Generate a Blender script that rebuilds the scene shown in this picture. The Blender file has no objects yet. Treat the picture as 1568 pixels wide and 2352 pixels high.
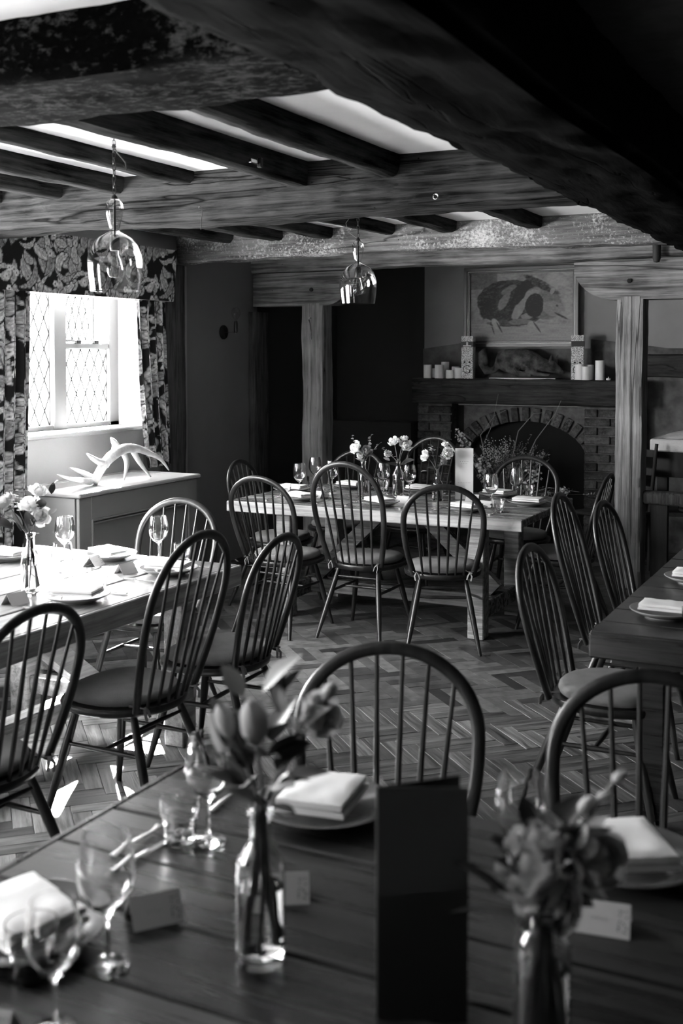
import bpy, math, random
import numpy as np
from math import sin, cos, pi, radians, tan, sqrt
from mathutils import Vector, Matrix, noise

# ------------------------------------------------------------------ camera, sky, sun, exposure
S = bpy.context.scene
C = S.collection
FPX, CAMZ, PITCH, YAW, HZ = 2600.0, 1.68, radians(2.5), radians(26.3), 811.0
SHPX = 1176 - FPX * tan(PITCH) - HZ
cd = bpy.data.cameras.new('camera'); cam = bpy.data.objects.new('camera', cd); C.objects.link(cam)
cd.sensor_fit = 'VERTICAL'; cd.sensor_height = 36.0; cd.sensor_width = 24.0
cd.lens = 36.0 * FPX / 2352
cd.shift_y = -SHPX / 2352
cd.clip_start = 0.05
cd.dof.use_dof = True; cd.dof.focus_distance = 6.3; cd.dof.aperture_fstop = 3.6
cam.location = (0, 0, CAMZ); cam.rotation_euler = (pi / 2 - PITCH, 0, YAW)
S.camera = cam
FW = Vector((-sin(YAW) * cos(PITCH), cos(YAW) * cos(PITCH), -sin(PITCH)))
RT = Vector((cos(YAW), sin(YAW), 0)); UP = RT.cross(FW)

W = bpy.data.worlds.new('world'); S.world = W; W.use_nodes = True
wb = W.node_tree.nodes['Background']
wb.inputs[0].default_value = (1, 1, 1, 1); wb.inputs[1].default_value = 5.5

SUN = 60.0
sd = bpy.data.lights.new('sun', 'SUN'); sd.energy = SUN; sd.angle = radians(0.9)
sun = bpy.data.objects.new('sun', sd); C.objects.link(sun)
sun.rotation_euler = Vector((0.62, -0.66, -0.42)).to_track_quat('-Z', 'Y').to_euler()
sun.location = (-8, 9, 4)

def portal(name, loc, rot, sx, sy):
    l = bpy.data.lights.new(name, 'AREA'); l.shape = 'RECTANGLE'; l.size = sx; l.size_y = sy
    l.cycles.is_portal = True
    o = bpy.data.objects.new(name, l); C.objects.link(o); o.location = loc; o.rotation_euler = rot
portal('sky_portal', (-5.16, 6.02, 1.75), (0, -pi / 2, 0), 1.25, 1.5)
portal('sky_portal', (-5.16, 3.32, 1.62), (0, -pi / 2, 0), 1.4, 2.0)
portal('sky_portal', (-5.16, 0, 1.6), (0, -pi / 2, 0), 1.3, 1.3)

vs = S.view_settings
vs.view_transform = 'Standard'; vs.look = 'None'; vs.gamma = 1; vs.use_curve_mapping = False
vs.exposure = 3.5
try:
    S.cycles.use_denoising = True
    S.cycles.max_bounces = 10; S.cycles.transmission_bounces = 10; S.cycles.transparent_max_bounces = 24
    S.cycles.diffuse_bounces = 5; S.cycles.glossy_bounces = 5
    S.cycles.caustics_reflective = False; S.cycles.caustics_refractive = False
    S.cycles.sample_clamp_indirect = 6
except Exception:
    pass

# ------------------------------------------------------------------ pixel -> place helpers (rays of the survey camera)
def ray(x, y):
    return FW + RT * ((x - 784) / FPX) + UP * (-(y - 1176 + SHPX) / FPX)
CAM = Vector((0, 0, CAMZ))
def onz(x, y, h): d = ray(x, y); return CAM + d * ((h - CAMZ) / d.z)
def onx(x, y, X): d = ray(x, y); return CAM + d * (X / d.x)
def ony(x, y, Y): d = ray(x, y); return CAM + d * (Y / d.y)
def atd(x, y, dep): return CAM + ray(x, y) * dep

# ------------------------------------------------------------------ materials
def newmat(name):
    m = bpy.data.materials.new(name); m.use_nodes = True
    nt = m.node_tree; b = nt.nodes['Principled BSDF']
    return m, nt, b
def g(v): return (v, v, v, 1)
def plain(name, v, rough=0.6, metal=0.0, spec=0.5, bump=0.0, bscale=40, var=0.0, vscale=3, coat=0, sub=0):
    m, nt, b = newmat(name)
    b.inputs['Base Color'].default_value = g(v); b.inputs['Roughness'].default_value = rough
    b.inputs['Metallic'].default_value = metal; b.inputs['Specular IOR Level'].default_value = spec
    b.inputs['Coat Weight'].default_value = coat
    if bump or var:
        tc = nt.nodes.new('ShaderNodeTexCoord')
    if var:
        n = nt.nodes.new('ShaderNodeTexNoise'); n.inputs['Scale'].default_value = vscale; n.inputs['Detail'].default_value = 6
        nt.links.new(tc.outputs['Object'], n.inputs['Vector'])
        mr = nt.nodes.new('ShaderNodeMapRange'); mr.inputs[1].default_value = .3; mr.inputs[2].default_value = .7
        mr.inputs[3].default_value = v * (1 - var); mr.inputs[4].default_value = v * (1 + var)
        nt.links.new(n.outputs['Fac'], mr.inputs[0]); nt.links.new(mr.outputs[0], b.inputs['Base Color'])
    if bump:
        n = nt.nodes.new('ShaderNodeTexNoise'); n.inputs['Scale'].default_value = bscale; n.inputs['Detail'].default_value = 5
        nt.links.new(tc.outputs['Object'], n.inputs['Vector'])
        bp = nt.nodes.new('ShaderNodeBump'); bp.inputs['Strength'].default_value = bump; bp.inputs['Distance'].default_value = .01
        nt.links.new(n.outputs['Fac'], bp.inputs['Height']); nt.links.new(bp.outputs['Normal'], b.inputs['Normal'])
    return m

def wood(name, lo, hi, axis='x', scale=9.0, stretch=0.07, rough=.6, bump=.35, cracks=0.0, flakes=0.0, flake_v=.6, spec=.4,
         rnd=0.0, coat=0.0, rlo=None, dots=0.0, con=(.58, .86), dist=.2):
    m, nt, b = newmat(name); N = nt.nodes.new; L = nt.links.new
    tc = N('ShaderNodeTexCoord'); mp = N('ShaderNodeMapping'); L(tc.outputs['Object'], mp.inputs['Vector'])
    sc = {'x': (stretch, 1, 1), 'y': (1, stretch, 1), 'z': (1, 1, stretch)}[axis]
    mp.inputs['Scale'].default_value = [s * scale for s in sc]
    oi = N('ShaderNodeObjectInfo')
    vm = N('ShaderNodeVectorMath'); vm.operation = 'SCALE'; vm.inputs[0].default_value = (37, 53, 71)
    L(oi.outputs['Random'], vm.inputs['Scale'])
    va = N('ShaderNodeVectorMath'); va.operation = 'ADD'; L(mp.outputs[0], va.inputs[0]); L(vm.outputs[0], va.inputs[1])
    n1 = N('ShaderNodeTexNoise'); n1.inputs['Scale'].default_value = 1.6; n1.inputs['Detail'].default_value = 9
    n1.inputs['Roughness'].default_value = .7; n1.inputs['Distortion'].default_value = dist
    L(va.outputs[0], n1.inputs['Vector'])
    n2 = N('ShaderNodeTexNoise'); n2.inputs['Scale'].default_value = .8; n2.inputs['Detail'].default_value = 3
    L(tc.outputs['Object'], n2.inputs['Vector']); n2.inputs['Scale'].default_value = 3.0
    mx = N('ShaderNodeMath'); mx.operation = 'MULTIPLY_ADD'; L(n2.outputs['Fac'], mx.inputs[0]); mx.inputs[1].default_value = .45
    L(n1.outputs['Fac'], mx.inputs[2])
    mr = N('ShaderNodeMapRange'); mr.inputs[1].default_value = con[0]; mr.inputs[2].default_value = con[1]
    mr.inputs[3].default_value = lo; mr.inputs[4].default_value = hi; L(mx.outputs[0], mr.inputs[0])
    col = mr.outputs[0]
    if rnd:
        r = N('ShaderNodeMapRange'); r.inputs[3].default_value = 1 - rnd; r.inputs[4].default_value = 1 + rnd
        L(oi.outputs['Random'], r.inputs[0])
        mm = N('ShaderNodeMath'); mm.operation = 'MULTIPLY'; L(col, mm.inputs[0]); L(r.outputs[0], mm.inputs[1]); col = mm.outputs[0]
    hgt = n1.outputs['Fac']
    if cracks:
        n3 = N('ShaderNodeTexNoise'); n3.inputs['Scale'].default_value = 4.0 / scale; n3.inputs['Detail'].default_value = 4
        n3.inputs['Distortion'].default_value = .3; L(va.outputs[0], n3.inputs['Vector'])
        a = N('ShaderNodeMath'); a.operation = 'SUBTRACT'; L(n3.outputs['Fac'], a.inputs[0]); a.inputs[1].default_value = .5
        ab = N('ShaderNodeMath'); ab.operation = 'ABSOLUTE'; L(a.outputs[0], ab.inputs[0])
        cr = N('ShaderNodeMapRange'); cr.inputs[1].default_value = 0; cr.inputs[2].default_value = .006 * cracks
        cr.inputs[3].default_value = .12; cr.inputs[4].default_value = 1; L(ab.outputs[0], cr.inputs[0])
        mm = N('ShaderNodeMath'); mm.operation = 'MULTIPLY'; L(col, mm.inputs[0]); L(cr.outputs[0], mm.inputs[1]); col = mm.outputs[0]
        hm = N('ShaderNodeMath'); hm.operation = 'MULTIPLY'; L(hgt, hm.inputs[0]); L(cr.outputs[0], hm.inputs[1]); hgt = hm.outputs[0]
    if dots:
        v = N('ShaderNodeTexVoronoi'); v.inputs['Scale'].default_value = 9; L(tc.outputs['Object'], v.inputs['Vector'])
        d = N('ShaderNodeMapRange'); d.inputs[1].default_value = .05 * dots; d.inputs[2].default_value = .09 * dots
        d.inputs[3].default_value = .06; d.inputs[4].default_value = 1; L(v.outputs['Distance'], d.inputs[0])
        mm = N('ShaderNodeMath'); mm.operation = 'MULTIPLY'; L(col, mm.inputs[0]); L(d.outputs[0], mm.inputs[1]); col = mm.outputs[0]
    if flakes:
        n4 = N('ShaderNodeTexNoise'); n4.inputs['Scale'].default_value = 60; n4.inputs['Detail'].default_value = 9; n4.inputs['Roughness'].default_value = .7
        L(tc.outputs['Object'], n4.inputs['Vector'])
        n5 = N('ShaderNodeTexNoise'); n5.inputs['Scale'].default_value = 2.2; n5.inputs['Detail'].default_value = 3
        L(tc.outputs['Object'], n5.inputs['Vector'])
        su = N('ShaderNodeMath'); su.operation = 'ADD'; L(n4.outputs['Fac'], su.inputs[0]); L(n5.outputs['Fac'], su.inputs[1])
        f = N('ShaderNodeMapRange'); f.inputs[1].default_value = 1.06 - .12 * flakes; f.inputs[2].default_value = 1.28 - .12 * flakes
        L(su.outputs[0], f.inputs[0])
        mix = N('ShaderNodeMix'); mix.data_type = 'FLOAT'; L(f.outputs[0], mix.inputs[0]); L(col, mix.inputs[2])
        mix.inputs[3].default_value = flake_v; col = mix.outputs[0]
    L(col, b.inputs['Base Color'])
    bp = N('ShaderNodeBump'); bp.inputs['Strength'].default_value = bump; bp.inputs['Distance'].default_value = .012
    L(hgt, bp.inputs['Height']); L(bp.outputs['Normal'], b.inputs['Normal'])
    b.inputs['Roughness'].default_value = rough; b.inputs['Specular IOR Level'].default_value = spec
    b.inputs['Coat Weight'].default_value = coat; b.inputs['Coat Roughness'].default_value = .12
    if rlo is not None:
        rr = N('ShaderNodeMapRange'); rr.inputs[1].default_value = .35; rr.inputs[2].default_value = .65
        rr.inputs[3].default_value = rlo; rr.inputs[4].default_value = rough
        L(n1.outputs['Fac'], rr.inputs[0]); L(rr.outputs[0], b.inputs['Roughness'])
    return m

def glass(name, rough=0.0, ior=1.45, tint=1.0):
    m, nt, b = newmat(name)
    b.inputs['Base Color'].default_value = g(tint); b.inputs['Transmission Weight'].default_value = 1
    b.inputs['Roughness'].default_value = rough; b.inputs['IOR'].default_value = ior
    return m
def pane_glass():
    m, nt, b = newmat('window_glass'); nt.nodes.remove(b); N = nt.nodes.new; L = nt.links.new
    t = N('ShaderNodeBsdfTransparent'); t.inputs[0].default_value = g(.93)
    gl = N('ShaderNodeBsdfGlossy'); gl.inputs['Roughness'].default_value = .02
    lw = N('ShaderNodeLayerWeight'); lw.inputs[0].default_value = .5
    pw = N('ShaderNodeMath'); pw.operation = 'POWER'; L(lw.outputs['Facing'], pw.inputs[0]); pw.inputs[1].default_value = 3.6
    fr = N('ShaderNodeMath'); fr.operation = 'MULTIPLY_ADD'; L(pw.outputs[0], fr.inputs[0]); fr.inputs[1].default_value = .92; fr.inputs[2].default_value = .045
    mx = N('ShaderNodeMixShader'); L(fr.outputs[0], mx.inputs[0]); L(t.outputs[0], mx.inputs[1]); L(gl.outputs[0], mx.inputs[2])
    L(mx.outputs[0], nt.nodes['Material Output'].inputs[0]); return m
def petal(name, v):
    m, nt, b = newmat(name)
    b.inputs['Base Color'].default_value = g(v); b.inputs['Roughness'].default_value = .6
    tr = nt.nodes.new('ShaderNodeBsdfTranslucent'); tr.inputs[0].default_value = g(v)
    mx = nt.nodes.new('ShaderNodeMixShader'); mx.inputs[0].default_value = .3
    nt.links.new(b.outputs[0], mx.inputs[1]); nt.links.new(tr.outputs[0], mx.inputs[2])
    nt.links.new(mx.outputs[0], nt.nodes['Material Output'].inputs[0]); return m
def printed(name, rough=.8, spec=.2):
    m, nt, b = newmat(name)
    a = nt.nodes.new('ShaderNodeVertexColor'); a.layer_name = 'Col'
    nt.links.new(a.outputs[0], b.inputs['Base Color']); b.inputs['Roughness'].default_value = rough
    b.inputs['Specular IOR Level'].default_value = spec; return m
def speckle(name):
    m, nt, b = newmat(name); N = nt.nodes.new; L = nt.links.new
    tc = N('ShaderNodeTexCoord'); n = N('ShaderNodeTexNoise'); n.inputs['Scale'].default_value = 150; n.inputs['Detail'].default_value = 2
    L(tc.outputs['Object'], n.inputs['Vector'])
    mr = N('ShaderNodeMapRange'); mr.inputs[1].default_value = .42; mr.inputs[2].default_value = .54
    mr.inputs[3].default_value = .12; mr.inputs[4].default_value = .95
    L(n.outputs['Fac'], mr.inputs[0]); L(mr.outputs[0], b.inputs['Base Color']); return m
def brickmat(name, v):
    m = wood(name, v * .45, v * 1.5, 'x', 14, .8, .9, .8, flakes=.15, flake_v=v * 2.5, rnd=.45, spec=.2); return m

M = dict(
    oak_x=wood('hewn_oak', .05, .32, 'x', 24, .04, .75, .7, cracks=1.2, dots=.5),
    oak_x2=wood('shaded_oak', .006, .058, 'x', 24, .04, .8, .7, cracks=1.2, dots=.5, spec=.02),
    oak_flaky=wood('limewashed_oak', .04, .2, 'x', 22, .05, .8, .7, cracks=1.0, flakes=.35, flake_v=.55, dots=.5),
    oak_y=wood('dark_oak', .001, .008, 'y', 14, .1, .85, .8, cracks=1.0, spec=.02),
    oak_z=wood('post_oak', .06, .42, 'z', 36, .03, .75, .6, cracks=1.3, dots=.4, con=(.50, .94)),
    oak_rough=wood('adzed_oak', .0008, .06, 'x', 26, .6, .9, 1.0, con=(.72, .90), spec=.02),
    joist=wood('joist_oak', .003, .05, 'y', 22, .06, .9, .8, spec=.02),
    mantel=wood('mantel_oak', .006, .06, 'x', 20, .08, .8, .7, cracks=1.0),
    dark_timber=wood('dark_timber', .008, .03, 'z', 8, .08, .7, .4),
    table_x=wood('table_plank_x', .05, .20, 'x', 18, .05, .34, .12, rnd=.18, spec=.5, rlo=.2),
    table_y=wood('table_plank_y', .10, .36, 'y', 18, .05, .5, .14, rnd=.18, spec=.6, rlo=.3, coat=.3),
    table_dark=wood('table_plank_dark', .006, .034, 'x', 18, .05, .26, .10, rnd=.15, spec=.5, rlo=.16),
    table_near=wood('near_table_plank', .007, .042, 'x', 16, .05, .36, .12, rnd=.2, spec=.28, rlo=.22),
    table_edge=wood('table_edge', .14, .46, 'x', 20, .05, .6, .3, rnd=.12),
    chair=wood('chair_wood', .006, .024, 'z', 14, .1, .38, .08, spec=.38, rlo=.28),
    parquet=wood('parquet_block', .02, .19, 'x', 30, .07, .46, .45, rnd=.6, spec=.8, rlo=.36),
    parquet_bed=plain('parquet_bed', .015, .8),
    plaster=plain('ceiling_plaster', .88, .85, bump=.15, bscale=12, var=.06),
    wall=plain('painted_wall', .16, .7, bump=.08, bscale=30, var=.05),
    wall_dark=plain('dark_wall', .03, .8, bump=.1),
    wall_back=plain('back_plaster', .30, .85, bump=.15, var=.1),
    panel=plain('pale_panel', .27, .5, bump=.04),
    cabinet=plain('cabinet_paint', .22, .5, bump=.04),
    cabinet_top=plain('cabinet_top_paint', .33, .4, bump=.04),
    frame=plain('window_frame_paint', .16, .5), reveal=plain('reveal_paint', .8, .7),
    lead=plain('lead', .06, .6), pane=pane_glass(),
    glass=glass('clear_glass'), thin=pane_glass(), water=glass('water', ior=1.33), bulb=pane_glass(),
    iron=plain('black_iron', .02, .45, metal=.7), brass=plain('tarnished_brass', .25, .35, metal=.9),
    steel=plain('cutlery_steel', .6, .22, metal=1), chrome=plain('chrome', .12, .5, metal=1),
    linen=plain('napkin_linen', .80, .9, bump=.25, bscale=300), stone=plain('stoneware', .10, .22, coat=.4),
    china=plain('grey_china', .30, .25, coat=.4), wax=plain('candle_wax', .9, .5), wick=plain('wick', .02, .9),
    cushion=plain('cushion_fabric', .17, .95, bump=.5, bscale=350, var=.12, vscale=14), tie=plain('cushion_tie', .16, .9),
    card=plain('card_stock', .45, .8), card_white=plain('menu_card', .85, .7), ink=plain('ink', .03, .8), inkl=plain('pale_ink', .33, .8),
    card_dark=plain('menu_back', .016, .6), carton=speckle('speckled_carton'), band=plain('carton_band', .05, .6), white=plain('white_print', .8, .7),
    antler=plain('antler', .62, .55, bump=.5, bscale=45, var=.25, vscale=14),
    brick=brickmat('hearth_brick', .075), mortar=plain('mortar', .13, .95, bump=.8, bscale=40, var=.4, vscale=15), soot=plain('soot', .006, .95),
    petal=petal('white_petal', .85), petal_g=petal('grey_petal', .42), leaf=plain('leaf_dark', .03, .45), leaf_l=plain('leaf_pale', .24, .6),
    stem=plain('stem', .12, .6), twig=plain('twig', .2, .8), fabric=printed('foliage_print'), canvas=printed('old_oil_painting', .55, .4),
    gilt=plain('frame_moulding', .10, .4, metal=.4), gilt_l=plain('frame_slip', .5, .35, metal=.7),
    wicker=plain('wicker', .55, .8), cloth=plain('cloth', .62, .9, bump=.4, bscale=60), fur=plain('fox_fur', .09, .95, bump=1.0, bscale=110, var=.9, vscale=13),
    fur_l=plain('pale_fur', .4, .9), grille=plain('grille', .4, .6), stonewall=plain('rubble', .12, .9, bump=.8, bscale=14, var=.5, vscale=9),
)

# ------------------------------------------------------------------ mesh builder
class MB:
    def __init__(s): s.v = []; s.f = []; s.cols = None
    def add(s, vs_, fs):
        n = len(s.v); s.v += [tuple(p) for p in vs_]; s.f += [tuple(i + n for i in f) for f in fs]; return s
    def box(s, c, d, R=None, bev=0.0):
        x, y, z = [k / 2 for k in d]
        if bev:
            b = min(bev, x * .8, y * .8, z * .8)
            P = []
            for sx in (-1, 1):
                for sy in (-1, 1):
                    for sz in (-1, 1):
                        P += [(sx * x, sy * (y - b), sz * (z - b)), (sx * (x - b), sy * y, sz * (z - b)), (sx * (x - b), sy * (y - b), sz * z)]
            def i(sx, sy, sz, k): return ((sx > 0) * 4 + (sy > 0) * 2 + (sz > 0)) * 3 + k
            F = []
            for a in (-1, 1):
                F.append([i(a, -1, -1, 0), i(a, 1, -1, 0), i(a, 1, 1, 0), i(a, -1, 1, 0)])
                F.append([i(-1, a, -1, 1), i(1, a, -1, 1), i(1, a, 1, 1), i(-1, a, 1, 1)])
                F.append([i(-1, -1, a, 2), i(1, -1, a, 2), i(1, 1, a, 2), i(-1, 1, a, 2)])
                for b2 in (-1, 1):
                    F.append([i(a, b2, -1, 0), i(a, b2, 1, 0), i(a, b2, 1, 1), i(a, b2, -1, 1)])
                    F.append([i(a, -1, b2, 0), i(a, 1, b2, 0), i(a, 1, b2, 2), i(a, -1, b2, 2)])
                    F.append([i(-1, a, b2, 1), i(1, a, b2, 1), i(1, a, b2, 2), i(-1, a, b2, 2)])
                    for c2 in (-1, 1): F.append([i(a, b2, c2, 0), i(a, b2, c2, 1), i(a, b2, c2, 2)])
            # orient outward
            G = []
            for f in F:
                p = [Vector(P[k]) for k in f]; n = (p[1] - p[0]).cross(p[2] - p[0]); m = sum(p, Vector()) / len(p)
                G.append(f if n.dot(m) > 0 else f[::-1])
            F = G
        else:
            P = [(a * x, b_ * y, c_ * z) for a in (-1, 1) for b_ in (-1, 1) for c_ in (-1, 1)]
            F = [(0, 1, 3, 2), (4, 6, 7, 5), (0, 4, 5, 1), (2, 3, 7, 6), (0, 2, 6, 4), (1, 5, 7, 3)]
        Q = []
        for p in P:
            p = Vector(p)
            if R is not None: p = R @ p
            Q.append(p + Vector(c))
        return s.add(Q, F)
    def bb(s, x0, x1, y0, y1, z0, z1, bev=0.0):
        return s.box(((x0 + x1) / 2, (y0 + y1) / 2, (z0 + z1) / 2), (abs(x1 - x0), abs(y1 - y0), abs(z1 - z0)), None, bev)
    def tube(s, pts, rad, seg=8, flat=None, cap=True):
        pts = [Vector(p) for p in pts]; n = len(pts)
        if not hasattr(rad, '__len__'): rad = [rad] * n
        t0 = (pts[1] - pts[0]).normalized()
        u = t0.orthogonal().normalized()
        if flat is not None:
            u = (Vector(flat) - t0 * Vector(flat).dot(t0)).normalized()
        P = []
        for i in range(n):
            t = (pts[min(i + 1, n - 1)] - pts[max(i - 1, 0)]).normalized()
            if flat is not None: u = Vector(flat)
            u = (u - t * u.dot(t)).normalized(); w = t.cross(u)
            r = rad[i]; ru, rw = (r if hasattr(r, '__len__') else (r, r))
            for k in range(seg):
                a = 2 * pi * k / seg; P.append(pts[i] + u * cos(a) * ru + w * sin(a) * rw)
        F = []
        for i in range(n - 1):
            for k in range(seg):
                k2 = (k + 1) % seg; F.append((i * seg + k, i * seg + k2, (i + 1) * seg + k2, (i + 1) * seg + k))
        if cap: F.append(tuple(range(seg))[::-1]); F.append(tuple((n - 1) * seg + k for k in range(seg)))
        return s.add(P, F)
    def lathe(s, prof, seg=32, c=(0, 0, 0), mod=None):
        P = []; F = []; n = len(prof)
        for i, (r, z) in enumerate(prof):
            for k in range(seg):
                a = 2 * pi * k / seg; rr = r * (mod(a, z) if mod else 1)
                P.append((c[0] + rr * cos(a), c[1] + rr * sin(a), c[2] + z))
        for i in range(n - 1):
            for k in range(seg):
                k2 = (k + 1) % seg; F.append((i * seg + k, i * seg + k2, (i + 1) * seg + k2, (i + 1) * seg + k))
        s.add(P, F)
        return s
    def grid(s, fn, nu, nv):
        P = [fn(i / nu, j / nv) for j in range(nv + 1) for i in range(nu + 1)]
        F = [(j * (nu + 1) + i, j * (nu + 1) + i + 1, (j + 1) * (nu + 1) + i + 1, (j + 1) * (nu + 1) + i) for j in range(nv) for i in range(nu)]
        return s.add(P, F)
    def prism(s, poly, z0, z1, c=(0, 0, 0), R=None):
        n = len(poly); P = [(x, y, z0) for x, y in poly] + [(x, y, z1) for x, y in poly]
        F = [tuple(range(n))[::-1], tuple(range(n, 2 * n))] + [(i, (i + 1) % n, (i + 1) % n + n, i + n) for i in range(n)]
        Q = []
        for p in P:
            p = Vector(p)
            if R is not None: p = R @ p
            Q.append(p + Vector(c))
        return s.add(Q, F)
    def mesh(s, name, mat, smooth=False):
        me = bpy.data.meshes.new(name); me.from_pydata(s.v, [], s.f); me.materials.append(mat)
        if s.cols is not None:
            a = me.color_attributes.new('Col', 'FLOAT_COLOR', 'POINT')
            c = np.ones((len(s.v), 4), dtype=np.float32); c[:, :3] = np.array(s.cols, dtype=np.float32)[:, None]
            a.data.foreach_set('color', c.ravel())
        if smooth: me.polygons.foreach_set('use_smooth', [True] * len(me.polygons))
        me.update()
        if smooth: me.set_sharp_from_angle(angle=radians(48))
        return me
    def build(s, name, mat, parent=None, smooth=False, loc=None, rot=None):
        return link(name, s.mesh(name, mat, smooth), parent, loc, rot)

def link(name, me, parent=None, loc=None, rot=None):
    o = bpy.data.objects.new(name, me); C.objects.link(o)
    if parent is not None: o.parent = parent
    if loc is not None: o.location = loc
    if rot is not None: o.rotation_euler = rot
    return o
def tag(o, label=None, cat=None, group=None, kind=None):
    if label: o['label'] = label
    if cat: o['category'] = cat
    if group: o['group'] = group
    if kind: o['kind'] = kind
    return o
def thing(name, label, cat, loc=(0, 0, 0), rz=0.0, group=None):
    o = bpy.data.objects.new(name, None); C.objects.link(o); o.empty_display_size = .05
    o.location = loc; o.rotation_euler = (0, 0, rz); return tag(o, label, cat, group)
def struct(name, loc=(0, 0, 0)):
    o = bpy.data.objects.new(name, None); C.objects.link(o); o['kind'] = 'structure'; o.location = loc; return o
KIDS = {}
def dup(root, loc, rz=0.0, label=None, group=None):
    if root.name not in KIDS: KIDS[root.name] = [(c, list(c.children)) for c in root.children]
    r = root.copy(); C.objects.link(r); r.location = loc; r.rotation_euler = (0, 0, rz)
    if label: r['label'] = label
    if group: r['group'] = group
    for c, gs in KIDS[root.name]:
        k = c.copy(); C.objects.link(k); k.parent = r
        for q in gs:
            d = q.copy(); C.objects.link(d); d.parent = k
    return r
class Proto:
    """first use moves the original, later uses copy it"""
    def __init__(s, root): s.root = root; s.used = False; KIDS[root.name] = [(c, list(c.children)) for c in root.children]
    def put(s, loc, rz, label, group=None):
        if not s.used:
            s.used = True; r = s.root; r.location = loc; r.rotation_euler = (0, 0, rz); tag(r, label, None, group); return r
        return dup(s.root, loc, rz, label, group)
def nz(x, y, z, sc=1.0): return noise.noise(Vector((x * sc, y * sc, z * sc)))
RX = lambda a: Matrix.Rotation(a, 3, 'X')
RY = lambda a: Matrix.Rotation(a, 3, 'Y')
RZ = lambda a: Matrix.Rotation(a, 3, 'Z')

# ------------------------------------------------------------------ hewn beam
def beam_mb(axis, a0, a1, u0, u1, w0, w1, amp=.01, low=.02, n=60, k=6, bow=0.0, seed=0.0, wane=.012):
    """axis x: u=y,w=z ; axis y: u=x,w=z ; axis z: u=x,w=y"""
    mb = MB(); ring = []
    def edge(i0, i1): return [i0 + (i1 - i0) * t / k for t in range(k)]
    base = [(u, w0) for u in edge(u0, u1)] + [(u1, w) for w in edge(w0, w1)] + [(u, w1) for u in edge(u1, u0)] + [(u0, w) for w in edge(w1, w0)]
    cu, cw = (u0 + u1) / 2, (w0 + w1) / 2; m = len(base); P = []
    for i in range(n + 1):
        t = i / n; a = a0 + (a1 - a0) * t
        du = low * nz(a, seed, 1.3, .9); dw = low * nz(a, seed, 7.7, .9) + bow * (1 - (2 * t - 1) ** 2)
        for (u, w) in base:
            nu_, nw_ = (u - cu), (w - cw)
            fu, fw_ = abs(nu_) / abs(u1 - cu), abs(nw_) / abs(w1 - cw)
            corner = max(0.0, min(fu, fw_) - .72) / .28
            sh = wane * corner ** 2 * (1 + .8 * nz(a, u * 3, seed, 3))
            d = amp * nz(a * 1.0, u * 2.5 + seed, w * 2.5, 4.0) + amp * .5 * nz(a * 3, u * 9 + seed, w * 9, 4.0)
            l = sqrt(nu_ ** 2 + nw_ ** 2) + 1e-6
            uu = u + nu_ / l * (d - sh) + du; ww = w + nw_ / l * (d - sh) + dw
            P.append({'x': (a, uu, ww), 'y': (uu, a, ww), 'z': (uu, ww, a)}[axis])
    F = []
    for i in range(n):
        for j in range(m):
            j2 = (j + 1) % m; F.append((i * m + j, i * m + j2, (i + 1) * m + j2, (i + 1) * m + j))
    F.append(tuple(range(m))); F.append(tuple(n * m + j for j in range(m))[::-1])
    mb.add(P, F); return mb

# ================================================================== ROOM SHELL
WX, YB, ZC = -4.84, 8.2, 2.545
# floor: herringbone blocks over a dark bed
fl = struct('floor')
MB().bb(-5.4, 3.2, -2.2, 9.72, -.06, -.009).build('screed', M['parquet_bed'], fl)
BL, BW = .28, .07
def herring():
    out = []; r2 = 1 / sqrt(2)
    for i in range(-90, 140):
        for j in range(-30, 40):
            for kind in (0, 1):
                if kind == 0: u, v = i * BW + j * BL + BL / 2, i * BW - j * BL + BW / 2
                else: u, v = i * BW + j * BL + BW / 2, i * BW - j * BL + BW + BL / 2
                x = (u + v) * r2 - 1.0; y = (v - u) * r2 + 4.0
                if -4.86 < x < 2.6 and -.4 < y < 9.7: out.append((x, y, kind))
    return out
rng = random.Random(4)
blocks = herring()
def vis(x, y):
    d = Vector((x, y, 0)) - CAM; z = d.dot(FW)
    if z < .5: return None
    px = 784 + FPX * d.dot(RT) / z; py = 1176 - SHPX - FPX * d.dot(UP) / z
    if -60 < px < 1628 and py < 2400: return z
    return None
blk = MB().box((0, 0, -.006), (BL - .002, BW - .002, .014), None, .0012).mesh('parquet_block', M['parquet'])
cand = []
for b in blocks:
    z = vis(b[0], b[1]); cand.append((z if z else 99, b))
# rank by whether the place is in open view in the photograph (not under the near table)
def open_view(b):
    x, y, _ = b
    return not (x > -1.45 and y < 2.2) and not (y < 1.2)
near = sorted([c for c in cand if c[0] < 50 and open_view(c[1])], key=lambda c: c[0])
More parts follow.
